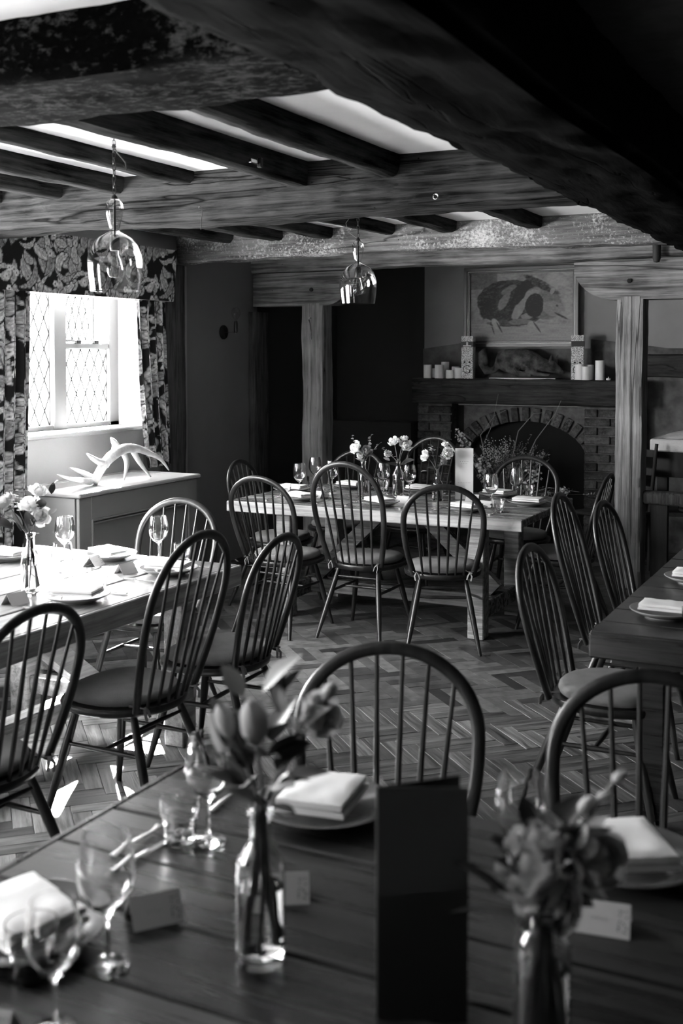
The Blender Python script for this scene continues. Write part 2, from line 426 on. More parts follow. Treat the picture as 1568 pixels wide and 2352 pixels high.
# blocks of open floor seen largest: between the tables
inside = [c for c in near if (-2.65 < c[1][0] < -.7 and 2.6 < c[1][1] < 6.0) or (-3.6 < c[1][0] < -2.2 and 2.6 < c[1][1] < 5.6)]
single = set(id(c[1]) for c in inside[:300])
rest = MB()
for z, b in cand:
    x, y, kind = b; h = rng.uniform(-.0012, .0012); a = (-pi / 4 if kind == 0 else pi / 4) + rng.uniform(-.006, .006)
    if id(b) in single:
        link('parquet_block', blk, fl, (x, y, h), (rng.uniform(-.004, .004), rng.uniform(-.002, .002), a))
    elif z < 50 or y < 9.8:
        rest.box((x, y, -.006 + h), (BL - .002, BW - .002, .014), RZ(a))
def parquet_far():
    m, nt, b = newmat('parquet_joined'); N = nt.nodes.new; L = nt.links.new
    geo = N('ShaderNodeNewGeometry'); tc = N('ShaderNodeTexCoord'); n = N('ShaderNodeTexNoise')
    n.inputs['Scale'].default_value = 18; n.inputs['Detail'].default_value = 8; L(tc.outputs['Object'], n.inputs['Vector'])
    r = N('ShaderNodeMapRange'); r.inputs[3].default_value = .02; r.inputs[4].default_value = .14; L(geo.outputs['Random Per Island'], r.inputs[0])
    q = N('ShaderNodeMapRange'); q.inputs[1].default_value = .3; q.inputs[2].default_value = .7; q.inputs[3].default_value = .55; q.inputs[4].default_value = 1.4
    L(n.outputs['Fac'], q.inputs[0]); mm = N('ShaderNodeMath'); mm.operation = 'MULTIPLY'; L(r.outputs[0], mm.inputs[0]); L(q.outputs[0], mm.inputs[1])
    L(mm.outputs[0], b.inputs['Base Color']); b.inputs['Roughness'].default_value = .42
    bp = N('ShaderNodeBump'); bp.inputs['Strength'].default_value = .3; bp.inputs['Distance'].default_value = .004
    L(n.outputs['Fac'], bp.inputs['Height']); L(bp.outputs[0], b.inputs['Normal']); return m
tag(rest.build('parquet_blocks', parquet_far(), fl), kind='stuff')

# ceiling
ce = struct('ceiling')
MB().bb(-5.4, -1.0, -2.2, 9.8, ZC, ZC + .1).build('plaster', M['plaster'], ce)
MB().bb(-1.0, 3.2, -2.2, 9.8, ZC, ZC + .1).build('shaded_ceiling', M['dark_timber'], ce)  # ceiling beyond the spine coloured dark to stand for shade

# left wall, with two window openings and an added third
W1 = (5.30, 6.60, 1.165, 2.42); W2 = (2.35, 4.3, .95, 2.3); W_ADDED = (-.6, .55, 1.0, 2.2)
wl = struct('wall_left')
xo = -5.14
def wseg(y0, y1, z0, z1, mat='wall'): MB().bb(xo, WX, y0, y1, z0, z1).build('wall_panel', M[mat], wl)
wseg(-2.2, W_ADDED[0], 0, ZC); wseg(W_ADDED[0], W_ADDED[1], 0, W_ADDED[2]); wseg(W_ADDED[0], W_ADDED[1], W_ADDED[3], ZC); wseg(W_ADDED[1], W2[0], 0, ZC); wseg(W2[0], W2[1], 0, W2[2]); wseg(W2[0], W2[1], W2[3], ZC)
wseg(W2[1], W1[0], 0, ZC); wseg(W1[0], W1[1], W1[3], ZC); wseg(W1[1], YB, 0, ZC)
MB().bb(xo, WX, W1[0], W1[1], 0, W1[2]).build('wall_panel', M['panel'], wl)  # same wall, given a paler tone for the light under the sill
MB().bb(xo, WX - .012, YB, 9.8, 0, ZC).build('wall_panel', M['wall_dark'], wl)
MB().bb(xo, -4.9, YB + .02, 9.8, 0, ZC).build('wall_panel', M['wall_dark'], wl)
# right wall, wall behind camera, back wall
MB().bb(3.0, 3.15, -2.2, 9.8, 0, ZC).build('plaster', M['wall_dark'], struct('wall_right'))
MB().bb(-5.14, 3.15, -2.3, -2.2, 0, ZC).build('plaster', M['wall_dark'], struct('wall_near'))
wbk = struct('wall_back')
MB().bb(-3.95, 3.0, 9.72, 9.85, 1.72, ZC).build('plaster', M['wall_back'], wbk)
MB().bb(-3.95, 3.0, 9.70, 9.85, 0, 1.72).build('dark_plaster', M['stonewall'], wbk)
MB().bb(-5.14, -3.95, 9.72, 9.85, 0, ZC).build('dark_plaster', M['wall_dark'], wbk)
# sloping shoulders of masonry under the plaster
for (a, b_) in (((-3.95, 1.72), (-3.36, 1.80)), ((-2.40, 1.80), (-1.30, 1.66))):
    mb = MB(); (x0, z0), (x1, z1) = a, b_
    mb.prism([(x0, 1.45), (x1, 1.45), (x1, z1), (x0, z0)], 0, .03, (0, 9.72, 0), RX(pi / 2)); mb.build('masonry_shoulder', M['stonewall'], wbk)
MB().bb(-5.1, -3.97, 9.45, 9.7, .0, 1.05).build('low_panel', M['wall_dark'], wbk)

# timber studs in the left wall
def stud(x0, x1, y0, y1, z0, z1, label, mat='dark_timber'):
    o = beam_mb('z', z0, z1, x0, x1, y0, y1, .006, .01, 40, 4).build('wall_stud', M[mat], None, True)
    tag(o, label, 'post')
M['stud'] = wood('stud_oak', .012, .08, 'z', 26, .07, .8, .5)
stud(WX - .01, WX + .05, 6.80, 7.08, 0, 2.33, 'dark timber stud in the wall beside the patterned curtain', 'stud')
stud(WX - .01, WX + .06, 8.06, 8.30, 0, 2.02, 'dark timber stud where the grey wall meets the alcove', 'stud')
MB().bb(WX, WX + .012, 7.12, 7.145, 0, 2.33, .003).build('trim_1', M['panel'])['kind'] = 'structure'

# ------------------------------------------------------------------ leaded window
def clip_poly(poly, x0, x1, y0, y1):
    for ax, lim, sg in ((0, x0, 1), (0, x1, -1), (1, y0, 1), (1, y1, -1)):
        out = []
        for i in range(len(poly)):
            p, q = poly[i], poly[(i + 1) % len(poly)]
            ip, iq = sg * (p[ax] - lim) >= 0, sg * (q[ax] - lim) >= 0
            if ip: out.append(p)
            if ip != iq:
                t = (lim - p[ax]) / (q[ax] - p[ax]); out.append((p[0] + t * (q[0] - p[0]), p[1] + t * (q[1] - p[1])))
        poly = out
        if len(poly) < 3: return []
    return poly
def leaded(y0, y1, z0, z1, X, parent, R=None, piv=None, dw=.098, dh=.205):
    """diamond panes in the plane X, lead came around each"""
    def tr(p):
        p = Vector(p)
        return (R @ (p - piv) + piv) if R is not None else p
    lead = MB(); ny = int((y1 - y0) / dw) + 3; nz_ = int((z1 - z0) / (dh / 2)) + 3
    for j in range(-1, nz_):
        for i in range(-1, ny):
            cy = y0 + i * dw + (dw / 2 if j % 2 else 0); cz = z0 + j * dh / 2
            poly = clip_poly([(cy - dw / 2, cz), (cy, cz - dh / 2), (cy + dw / 2, cz), (cy, cz + dh / 2)], y0, y1, z0, z1)
            if len(poly) < 3: continue
            area = abs(sum(poly[k][0] * poly[(k + 1) % len(poly)][1] - poly[(k + 1) % len(poly)][0] * poly[k][1] for k in range(len(poly)))) / 2
            if area < .0006: continue
            t = rng.uniform(-.0015, .0015)
            P = [tr((X + t * (p[0] - cy) * 20, p[0], p[1])) for p in poly]
            MB().add(P, [tuple(range(len(P)))]).build('pane', M['pane'], parent)
            for k in range(len(poly)):
                a, b_ = poly[k], poly[(k + 1) % len(poly)]
                lead.tube([tr((X, *a)), tr((X, *b_))], .0050, 4, cap=False)
    lead.build('lead_came', M['lead'], parent)
XW = -5.08
win = struct('window_1')
fy = lambda px, py=800: onx(px, py, XW).y
def fr(y0, y1, z0, z1, d=.05, name='frame_member', m='frame'): MB().bb(XW - d / 2, XW + d / 2, y0, y1, z0, z1, .006).build(name, M[m], win)
m0, m1 = fy(112), fy(141)           # mullion
r0, r1 = fy(243), fy(262)           # right jamb
fr(W1[0], W1[0] + .05, W1[2], W1[3]); fr(m0, m1, W1[2], W1[3], .09, 'mullion'); fr(r0, W1[1] + .005, W1[2], W1[3], .07)
fr(W1[0], W1[1], W1[3] - .05, W1[3]); fr(W1[0], W1[1], W1[2], W1[2] + .035, .07)
zt = onx(190, 795, XW).z
fr(m1, r0, zt - .02, zt + .02, .05, 'transom')
leaded(W1[0] + .05, m0, W1[2] + .03, W1[3] - .05, XW, win)
leaded(m1, r0, W1[2] + .03, zt - .02, XW, win)
# opening top light, tilted outward, with its iron frame and two catches
piv = Vector((XW, m1, zt)); RO = RZ(radians(12))
yl = r0 - m1
for (a0, a1, b0, b1) in ((0, yl, 0.03, .045), (0, yl, .60, .615), (0, .012, .03, .61), (yl - .014, yl, .03, .61)):
    c = RO @ Vector((0, (a0 + a1) / 2, 0)) + piv
    MB().box((c.x, c.y, zt + (b0 + b1) / 2), (.016, a1 - a0, b1 - b0), RO).build('casement_bar', M['lead'], win)
leaded(m1 + .005, r0 - .02, zt + .04, zt + .60, XW, win, RO, piv)
for t in (.22, .62):
    MB().bb(XW + .02, XW + .05, m1 + yl * t, m1 + yl * t + .045, zt + .015, zt + .04, .004).build('catch', M['iron'], win)
# reveals and sill
MB().bb(xo, WX + .002, W1[1] - .012, W1[1] + .003, W1[2], W1[3]).build('reveal', M['reveal'], win)
sill = MB().bb(XW + .02, WX + .045, W1[0] - .1, W1[1] + .05, W1[2] - .028, W1[2] + .004, .008)
sill.build('window_sill', M['panel'], win)
# second window, nearer the viewer, out of frame; third added to light the foreground
for nm, w_ in (('window_2', W2), ('added_window', W_ADDED)):
    ws = struct(nm); mid = (w_[0] + w_[1]) / 2
    for (a, b_, c_, d_) in ((w_[0], w_[0] + .05, w_[2], w_[3]), (w_[1] - .05, w_[1], w_[2], w_[3]), (mid - .03, mid + .03, w_[2], w_[3]),
                            (w_[0], w_[1], w_[2], w_[2] + .05), (w_[0], w_[1], w_[3] - .05, w_[3])):
        MB().bb(XW - .03, XW + .03, a, b_, c_, d_, .005).build('frame_member', M['frame'], ws)

# ------------------------------------------------------------------ ceiling timbers
def beam_obj(mb, mat, label, name='ceiling_beam', cat='beam', group=None):
    o = mb.build(name, M[mat], None, True); return tag(o, label, cat, group)
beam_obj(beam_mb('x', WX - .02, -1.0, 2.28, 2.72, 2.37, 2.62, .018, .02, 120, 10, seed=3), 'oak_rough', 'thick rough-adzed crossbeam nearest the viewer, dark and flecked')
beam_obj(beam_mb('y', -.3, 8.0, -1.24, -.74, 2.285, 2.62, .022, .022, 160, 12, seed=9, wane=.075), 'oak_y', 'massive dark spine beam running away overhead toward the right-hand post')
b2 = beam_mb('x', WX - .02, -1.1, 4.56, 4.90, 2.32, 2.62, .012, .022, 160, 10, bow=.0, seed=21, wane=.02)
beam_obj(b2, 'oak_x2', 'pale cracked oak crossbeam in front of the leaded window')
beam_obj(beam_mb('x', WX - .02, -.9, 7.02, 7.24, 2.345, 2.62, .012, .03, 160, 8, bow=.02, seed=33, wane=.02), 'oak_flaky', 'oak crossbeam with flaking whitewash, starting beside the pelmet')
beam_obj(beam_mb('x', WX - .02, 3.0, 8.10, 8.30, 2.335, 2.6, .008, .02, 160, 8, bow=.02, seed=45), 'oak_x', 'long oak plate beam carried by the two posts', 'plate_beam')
for i, (x, w) in enumerate(((-2.03, .10), (-2.47, .10), (-3.09, .10), (-3.49, .10), (-3.87, .11), (-4.28, .10), (-4.62, .1))):
    lab = ['ceiling joist nearest the spine beam, in front of the pale cracked crossbeam', 'ceiling joist that the near glass pendant hangs from',
           'ceiling joist next beyond the one holding the near pendant', 'ceiling joist third beyond the spine beam gap, over the left-hand table',
           'ceiling joist running in above the leaded window side of the left-hand table', 'ceiling joist close to the window wall, in front of the pale crossbeam',
           'ceiling joist against the window wall'][i]
    beam_obj(beam_mb('y', 2.6, 4.62, x - w / 2, x + w / 2, (2.45, 2.43, 2.485, 2.465, 2.46, 2.46, 2.46)[i], 2.58, .006, .012, 40, 4, seed=i * 5.1), 'joist', lab, 'ceiling_joist', 'beam', 'joists in front of the pale crossbeam')
for i, (x, w) in enumerate(((-2.12, .13), (-2.70, .13), (-3.12, .09), (-3.60, .12), (-4.0, .12), (-4.4, .11))):
    lab = ['far ceiling joist beside the spine beam, behind the pale crossbeam', 'far ceiling joist just beyond the second glass pendant',
           'short far ceiling joist above the second glass pendant', 'far ceiling joist ending over the flaking crossbeam middle',
           'far ceiling joist with a black end above the window side', 'far ceiling joist nearest the window pelmet'][i]
    beam_obj(beam_mb('y', 4.85, 7.06, x - w / 2, x + w / 2, 2.475, 2.58, .006, .012, 40, 4, seed=60 + i * 5.1), 'joist', lab, 'ceiling_joist', 'beam', 'joists behind the pale crossbeam')

# posts with jowled pads
def pad(x0, x1, xc0, xc1, name_label):
    # pad timber: full height over post, tapering in a curve to both ends; outline in XZ
    zt_, zb = 2.335, 2.07
    top = [(x0, zt_), (x1, zt_)]
    pts = []
    def curve(xe, xs, out):
        n = 10
        for i in range(n + 1):
            t = i / n; x = xe + (xs - xe) * t
            out.append((x, zt_ - .10 - (zt_ - .10 - zb) * (1 - (1 - t) ** 2) ** .5 * (1)))
    bot = []
    curve(x0, xc0, bot); right = []; curve(x1, xc1, right)
    poly = [(x0, zt_)] + bot + right[::-1] + [(x1, zt_)]
    mb = MB(); mb.prism(poly, -.1, .1, (0, YB, 0), RX(pi / 2))
    return mb
def post(x0, x1, pad_mb, label, lab2):
    t = thing('oak_post', label, 'post', ((x0 + x1) / 2, YB, 0))
    o = beam_mb('z', 0, 2.08, x0, x1, YB - .1, YB + .1, .006, .012, 90, 5, seed=x0 * 3, wane=.012).build('post_shaft', M['oak_z'], t, True)
    p = pad_mb.build('jowled_pad', M['oak_x'], t)
    for q in (o, p): q.location = (-(x0 + x1) / 2, -YB, 0)
    pg = MB(); 
    pg.lathe([(0, -.006), (.016, -.006), (.016, .006), (0, .006)], 10); pg.build('oak_peg', M['joist'], t, False, ((.0), -.108, 2.19), (pi / 2, 0, 0))
    return t
lp0, lp1 = ony(691, 900, YB - .1).x, ony(741, 900, YB - .1).x
rp0, rp1 = ony(1410, 900, YB - .1).x, ony(1475, 900, YB - .1).x
mbp = MB(); zt_ = 2.332
mbp.prism([(WX + .02, zt_), (WX + .02, 2.065), (lp1 + .05, 2.065)] + [(lp1 + .05 + .28 * i / 8, 2.065 + .20 * (i / 8) ** 1.6) for i in range(1, 9)] + [(lp1 + .36, zt_)], -.1, .1, (0, YB, 0), RX(pi / 2))
pl_ = post(lp0, lp1, mbp, 'pale oak post standing beside the window-wall alcove', '')
xp = ony(1318, 640, YB - .1).x
mbp = MB()
mbp.prism([(xp, zt_)] + [(xp + (rp0 - .02 - xp) * t, 2.25 - .19 * (1 - (1 - t) ** 2) ** .75) for t in [i / 10 for i in range(11)]] + [(1.2, 2.06), (1.2, zt_)], -.1, .1, (0, YB, 0), RX(pi / 2))
pr_ = post(rp0, rp1, mbp, 'broad knotted oak post in front of the fireplace end', '')
hk = MB().tube([(0, 0, .04), (0, -.03, .045), (0, -.045, .03), (0, -.02, .0), (0, -.008, -.05), (0, -.006, -.13)], .005, 6).build('hanging_hook', M['steel'], pl_, True, (0, -.108, 1.92))
# dark wooden peg hanging under the plate beam
pk = thing('timber_peg', 'dark round-ended wooden peg under the plate beam near the broad post', 'peg', ony(1508, 560, YB - .16))
MB().lathe([(0, -.13), (.02, -.125), (.028, -.10), (.03, .1), (0, .1)], 14).build('peg_shaft', M['dark_timber'], pk, True)
MB().lathe([(0, .1), (.036, .1), (.036, .13), (0, .13)], 14).build('peg_head', M['dark_timber'], pk, True)
sp_ = thing('beam_hook', 'small wire hook holding on to the pale cracked crossbeam', 'hook', ony(461, 483, 4.53))
MB().tube([(-.012, 0, .012), (0, -.012, .02), (.012, -.004, .012), (.008, -.002, -.02), (.003, 0, -.045), (0, 0, -.09)], .0022, 6).build('hook_wire', M['steel'], sp_, True)
rg = thing('iron_ring_screw', 'tiny pale ring screw set in the shaded end of the crossbeam', 'hook', ony(1001, 452, 4.545))
MB().tube([(.011 * cos(a), -.006, .011 * sin(a)) for a in [2 * pi * i / 14 for i in range(15)]], .003, 6).build('ring', M['steel'], rg, True)
sw = thing('latch_plate', 'small metal plate catching light on the side of a near joist', 'fitting', onx(581, 371, -2.40))
MB().bb(-.004, .01, -.03, .03, -.008, .008, .002).build('plate', M['steel'], sw)
MB().bb(.0, .02, .03, .05, -.02, .02, .003).build('bracket', M['iron'], sw)

# ================================================================== CURTAINS AND PELMET (printed foliage)
def tile_print(seed=1, H=420, Wd=300):
    r = random.Random(seed); T = np.full((H, Wd), .008)
    yy, xx = np.mgrid[0:H, 0:Wd]
    def stamp(cx, cy, rad, val):
        R = int(rad) + 2; ix, iy = int(cx), int(cy)
        ys = (np.arange(iy - R, iy + R + 1)); xs = np.arange(ix - R, ix + R + 1)
        d = np.sqrt((ys[:, None] - cy) ** 2 + (xs[None, :] - cx) ** 2); m = d <= rad
        sub = T[np.ix_(ys % H, xs % Wd)]; sub[m] = val; T[np.ix_(ys % H, xs % Wd)] = sub
    def leaf(p0, p1, p2, Wm, v):
        for ps, (gr, val) in enumerate(((2.6, .01), (0, v), (-.45, v * .62), (-.82, v * 1.1))):
            n = 90
            for i in range(n + 1):
                t = i / n; x = (1 - t) ** 2 * p0[0] + 2 * t * (1 - t) * p1[0] + t * t * p2[0]; y = (1 - t) ** 2 * p0[1] + 2 * t * (1 - t) * p1[1] + t * t * p2[1]
                w = Wm * (sin(pi * min(1, t * 1.02)) ** .8) * (1 + .32 * sin(t * 30)) + .6
                if ps == 0: w += gr
                elif ps == 2: w *= .5
                elif ps == 3: w = 1.0
                vv = val * (.8 + .3 * sin(t * 60 + ps)) if ps else val
                if w > .4: stamp(x, y, w, vv)
    for i in range(78):
        x, y = r.uniform(0, Wd), r.uniform(0, H); a = r.uniform(0, 6.28); L = r.uniform(40, 105); c = r.uniform(-1, 1) * L * .8
        p2 = (x + L * cos(a), y + L * sin(a)); p1 = (x + L * .5 * cos(a) - c * sin(a), y + L * .5 * sin(a) + c * cos(a))
        leaf((x, y), p1, p2, r.uniform(5, 17), r.uniform(.35, .75))
    for i in range(24):
        x, y = r.uniform(0, Wd), r.uniform(0, H)
        for k in range(6): stamp(x + 5.5 * cos(k * 1.047), y + 5.5 * sin(k * 1.047), 3.6, r.uniform(.5, .75))
        stamp(x, y, 2.6, .03)
    for i in range(50):
        stamp(r.uniform(0, Wd), r.uniform(0, H), r.uniform(1.4, 2.4), .015)
    return T
TILE = tile_print(3)
TILE = (TILE * 2 + np.roll(TILE, 1, 0) + np.roll(TILE, -1, 0) + np.roll(TILE, 1, 1) + np.roll(TILE, -1, 1)) / 6
def samp(u, v): H_, W_ = TILE.shape; return float(TILE[int(v * 430) % H_, int(u * 430) % W_])
# pelmet: box of cloth-covered board
pm = thing('window_pelmet', 'pelmet covered in dark foliage-print cloth above the leaded window', 'pelmet', (WX, 6.72, 2.04))
y1p, y0p = 6.70, 4.2
mb = MB(); cols = []
XP = WX + .20
nu, nv = 330, 54
for j in range(nv + 1):
    for i in range(nu + 1):
        y = y0p + (y1p - y0p) * i / nu; z = 2.045 + .365 * j / nv
        y2 = y + (.045 * j / nv if i > nu - 8 else 0)
        mb.v.append((XP, y2, z)); cols.append(samp(y, 3 - z))
mb.f = [(j * (nu + 1) + i, j * (nu + 1) + i + 1, (j + 1) * (nu + 1) + i + 1, (j + 1) * (nu + 1) + i) for j in range(nv) for i in range(nu)]
base = len(mb.v)
for j in range(nv + 1):
    for i in range(21):
        z = 2.045 + .365 * j / nv; mb.v.append((XP - .20 * i / 20, y1p + .045 * j / nv, z)); cols.append(samp(y1p + .2 * i / 20, 3 - z))
mb.f += [(base + j * 21 + i, base + j * 21 + i + 1, base + (j + 1) * 21 + i + 1, base + (j + 1) * 21 + i) for j in range(nv) for i in range(20)]
mb.cols = cols; o = mb.build('pelmet_cloth', M['fabric'], pm); o.location = (-WX, -6.72, -2.04)
o = MB().bb(WX, XP - .004, y0p, y1p - .004, 2.05, 2.40).build('pelmet_board', M['panel'], pm); o.location = (-WX, -6.72, -2.04)
def curtain(label, x, y0, y1, y0b, y1b, z0, z1, nf, depth, seed, swap=0.0):
    t = thing('curtain', label, 'curtain', (x, (y0 + y1) / 2, z0))
    mb = MB(); cols = []; nu, nv = 46 * nf // 2 + 60, int((z1 - z0) / .006)
    for j in range(nv + 1):
        v = j / nv; z = z0 + (z1 - z0) * v; e = v ** .7
        a0, a1 = y0b + (y0 - y0b) * e, y1b + (y1 - y1b) * e
        for i in range(nu + 1):
            u = i / nu; ph = u * nf * 2 * pi + .5 * nz(u * 3, v * 1.5, seed)
            dx = depth * sin(ph) * (.75 + .35 * nz(u * 5, v * 2, seed + 5)); dy = .012 * sin(2 * ph)
            mb.v.append((x + dx, a0 + (a1 - a0) * u + dy, z)); cols.append(samp(u * nf * .17 + seed, 3 - z))
    mb.f = [(j * (nu + 1) + i, j * (nu + 1) + i + 1, (j + 1) * (nu + 1) + i + 1, (j + 1) * (nu + 1) + i) for j in range(nv) for i in range(nu)]
    mb.cols = cols; o = mb.build('curtain_cloth', M['fabric'], t, True); o.location = (-x, -(y0 + y1) / 2, -z0)
    o = MB().tube([(x - .01, y0, z1 - .012), (x - .01, y1, z1 - .012)], .008, 6).build('heading_tape', M['panel'], t); o.location = (-x, -(y0 + y1) / 2, -z0)
curtain('foliage-print curtain drawn back between window and timber stud, ending at the cabinet', WX + .10, 6.38, 6.74, 6.52, 6.80, .872, 2.06, 4, .03, 2.0)
curtain('full-length foliage-print curtain on the viewer side of the window', WX + .155, 4.5, 5.27, 4.48, 5.185, .02, 2.06, 9, .035, 7.0)

# ================================================================== RADIATOR CABINET
cx0, cx1, cy0, cy1, cz = WX + .012, -4.28, 5.21, 6.44, .86
cab = thing('radiator_cabinet', 'painted panelled radiator cabinet below the window sill', 'cabinet', (cx0, cy0, 0))
def cpart(mb, name, mat, sm=False):
    o = mb.build(name, M[mat], cab, sm); o.location = (-cx0, -cy0, 0); return o
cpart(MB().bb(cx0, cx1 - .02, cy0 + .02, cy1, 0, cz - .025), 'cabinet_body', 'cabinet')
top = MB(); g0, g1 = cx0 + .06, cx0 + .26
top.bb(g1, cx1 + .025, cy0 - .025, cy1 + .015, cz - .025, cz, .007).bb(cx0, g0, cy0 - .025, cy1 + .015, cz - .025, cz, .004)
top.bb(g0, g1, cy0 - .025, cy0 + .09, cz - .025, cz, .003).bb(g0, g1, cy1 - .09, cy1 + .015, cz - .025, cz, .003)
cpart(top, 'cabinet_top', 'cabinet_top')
front = MB()
for (a, b_, c_, d_) in ((cy0, cy0 + .11, 0, cz - .03), (cy1 - .11, cy1, 0, cz - .03), (cy0 + .11, cy1 - .11, cz - .17, cz - .03), (cy0 + .11, cy1 - .11, 0, .14)):
    front.bb(cx1 - .022, cx1, a, b_, c_, d_, .003)
cpart(front, 'panel_frame', 'cabinet')
ml = MB(); a0, a1, b0, b1 = cy0 + .11, cy1 - .11, .14, cz - .17
for (r, xx) in ((0, cx1 + .006), (.02, cx1 - .002)):
    for p, q in (((a0 + r, b0 + r), (a1 - r, b0 + r)), ((a1 - r, b0 + r), (a1 - r, b1 - r)), ((a1 - r, b1 - r), (a0 + r, b1 - r)), ((a0 + r, b1 - r), (a0 + r, b0 + r))):
        ml.tube([(xx, *p), (xx, *q)], .007, 6)
cpart(ml, 'panel_moulding', 'cabinet')
cpart(MB().bb(cx0, cx1 - .03, cy0 - .004, cy0 + .02, 0, cz - .03, .003), 'end_board', 'cabinet')
gr = MB()
gr.bb(g0, g1, cy0 + .09, cy1 - .09, cz - .05, cz - .044)
k = 0; y = cy0 + .095
while y < cy1 - .09: gr.bb(g0, g1, y, y + .006, cz - .012, cz - .004); y += .017
for i in range(5): xx = g0 + .02 + i * .04; gr.bb(xx, xx + .006, cy0 + .09, cy1 - .09, cz - .016, cz - .01)
o = cpart(gr, 'grille', 'grille'); o['kind'] = 'stuff'

# ---- antler
an = thing('antler', 'large shed deer antler lying on the radiator cabinet', 'antler', onx(213, 1108, -4.5))
X0 = -4.47
def ap(px, py, dx=0.0): return onx(px, py, X0 + dx) 
A = MB()
def limb(pts, rads, seg=12):
    # smooth the polyline
    P = [Vector(p) for p in pts]; Q = []; R = []
    for i in range(len(P) - 1):
        p0, p1, p2, p3 = P[max(i - 1, 0)], P[i], P[i + 1], P[min(i + 2, len(P) - 1)]
        for k_ in range(6):
            t = k_ / 6; Q.append(.5 * ((2 * p1) + (p2 - p0) * t + (2 * p0 - 5 * p1 + 4 * p2 - p3) * t * t + (3 * p1 - p0 - 3 * p2 + p3) * t ** 3)); R.append(rads[i] + (rads[i + 1] - rads[i]) * t)
    Q.append(P[-1]); R.append(rads[-1]); A.tube(Q, [q * 1.3 for q in R], seg)
limb([ap(214, 1108), ap(225, 1090, .01), ap(238, 1068, .02), ap(256, 1048, .02), ap(282, 1032, .02), ap(312, 1030, .02), ap(340, 1040, .04), ap(368, 1054, .07), ap(388, 1080, .10)], [.024, .021, .022, .026, .026, .021, .015, .010, .003])
limb([ap(206, 1106), ap(180, 1102, .03), ap(155, 1098, .06), ap(131, 1090, .08)], [.018, .012, .008, .002])
limb([ap(212, 1098, -.01), ap(195, 1088, -.03), ap(175, 1080, -.05), ap(160, 1074, -.06)], [.018, .013, .009, .002])
limb([ap(243, 1066), ap(225, 1060, .03), ap(212, 1052, .05), ap(199, 1042, .06)], [.022, .015, .012, .003])
limb([ap(266, 1040), ap(266, 1024, -.02), ap(260, 1013, -.03), ap(254, 1005, -.03)], [.026, .02, .013, .003])
limb([ap(292, 1032), ap(298, 1026, -.02), ap(301, 1018, -.03)], [.012, .008, .002])
limb([ap(284, 1040), ap(291, 1062, .05), ap(289, 1082, .06), ap(284, 1104, .07)], [.016, .013, .009, .003])
limb([ap(305, 1034), ap(318, 1058, .03), ap(332, 1078, .05), ap(346, 1095, .06)], [.017, .013, .009, .003])
limb([ap(322, 1034), ap(334, 1030, -.03), ap(346, 1036, -.05)], [.012, .008, .002])
o = A.build('antler_body', M['antler'], an, True); o.location = -an.location
Bm = MB(); Bm.lathe([(0, -.012), (.028, -.01), (.034, 0), (.028, .012), (0, .014)], 18, mod=lambda a, z: 1 + .08 * sin(9 * a))
Bm.build('burr', M['antler'], an, True, (0, 0, 0), (radians(60), 0, 0))

# ---- wall sconce
sc = thing('wall_sconce', 'small wall light with bare globe bulb on the grey wall', 'wall light', onx(512, 763, WX))
MB().lathe([(0, 0), (.056, 0), (.056, .012), (.05, .018), (0, .018)], 28).build('backplate', M['iron'], sc, True, (0, 0, 0), (0, pi / 2, 0))
MB().tube([(.01, 0, 0), (.12, 0, 0)], .004, 8).build('arm', M['brass'], sc, True)
MB().lathe([(0, -.01), (.010, -.01), (.012, 0), (.016, .006), (.016, .06), (.013, .085), (0, .085)], 18).build('lamp_holder', M['iron'], sc, True, (.12, 0, .0))
MB().lathe([(.006, .08), (.012, .10), (.026, .118), (.036, .145), (.032, .172), (.018, .188), (.001, .192)], 22).build('globe_bulb', M['bulb'], sc, True, (.12, 0, 0))
MB().tube([(.12, 0, .085), (.112, 0, .14), (.12, .008, .155), (.128, 0, .14), (.12, 0, .09)], .0012, 5).build('filament', M['chrome'], sc)

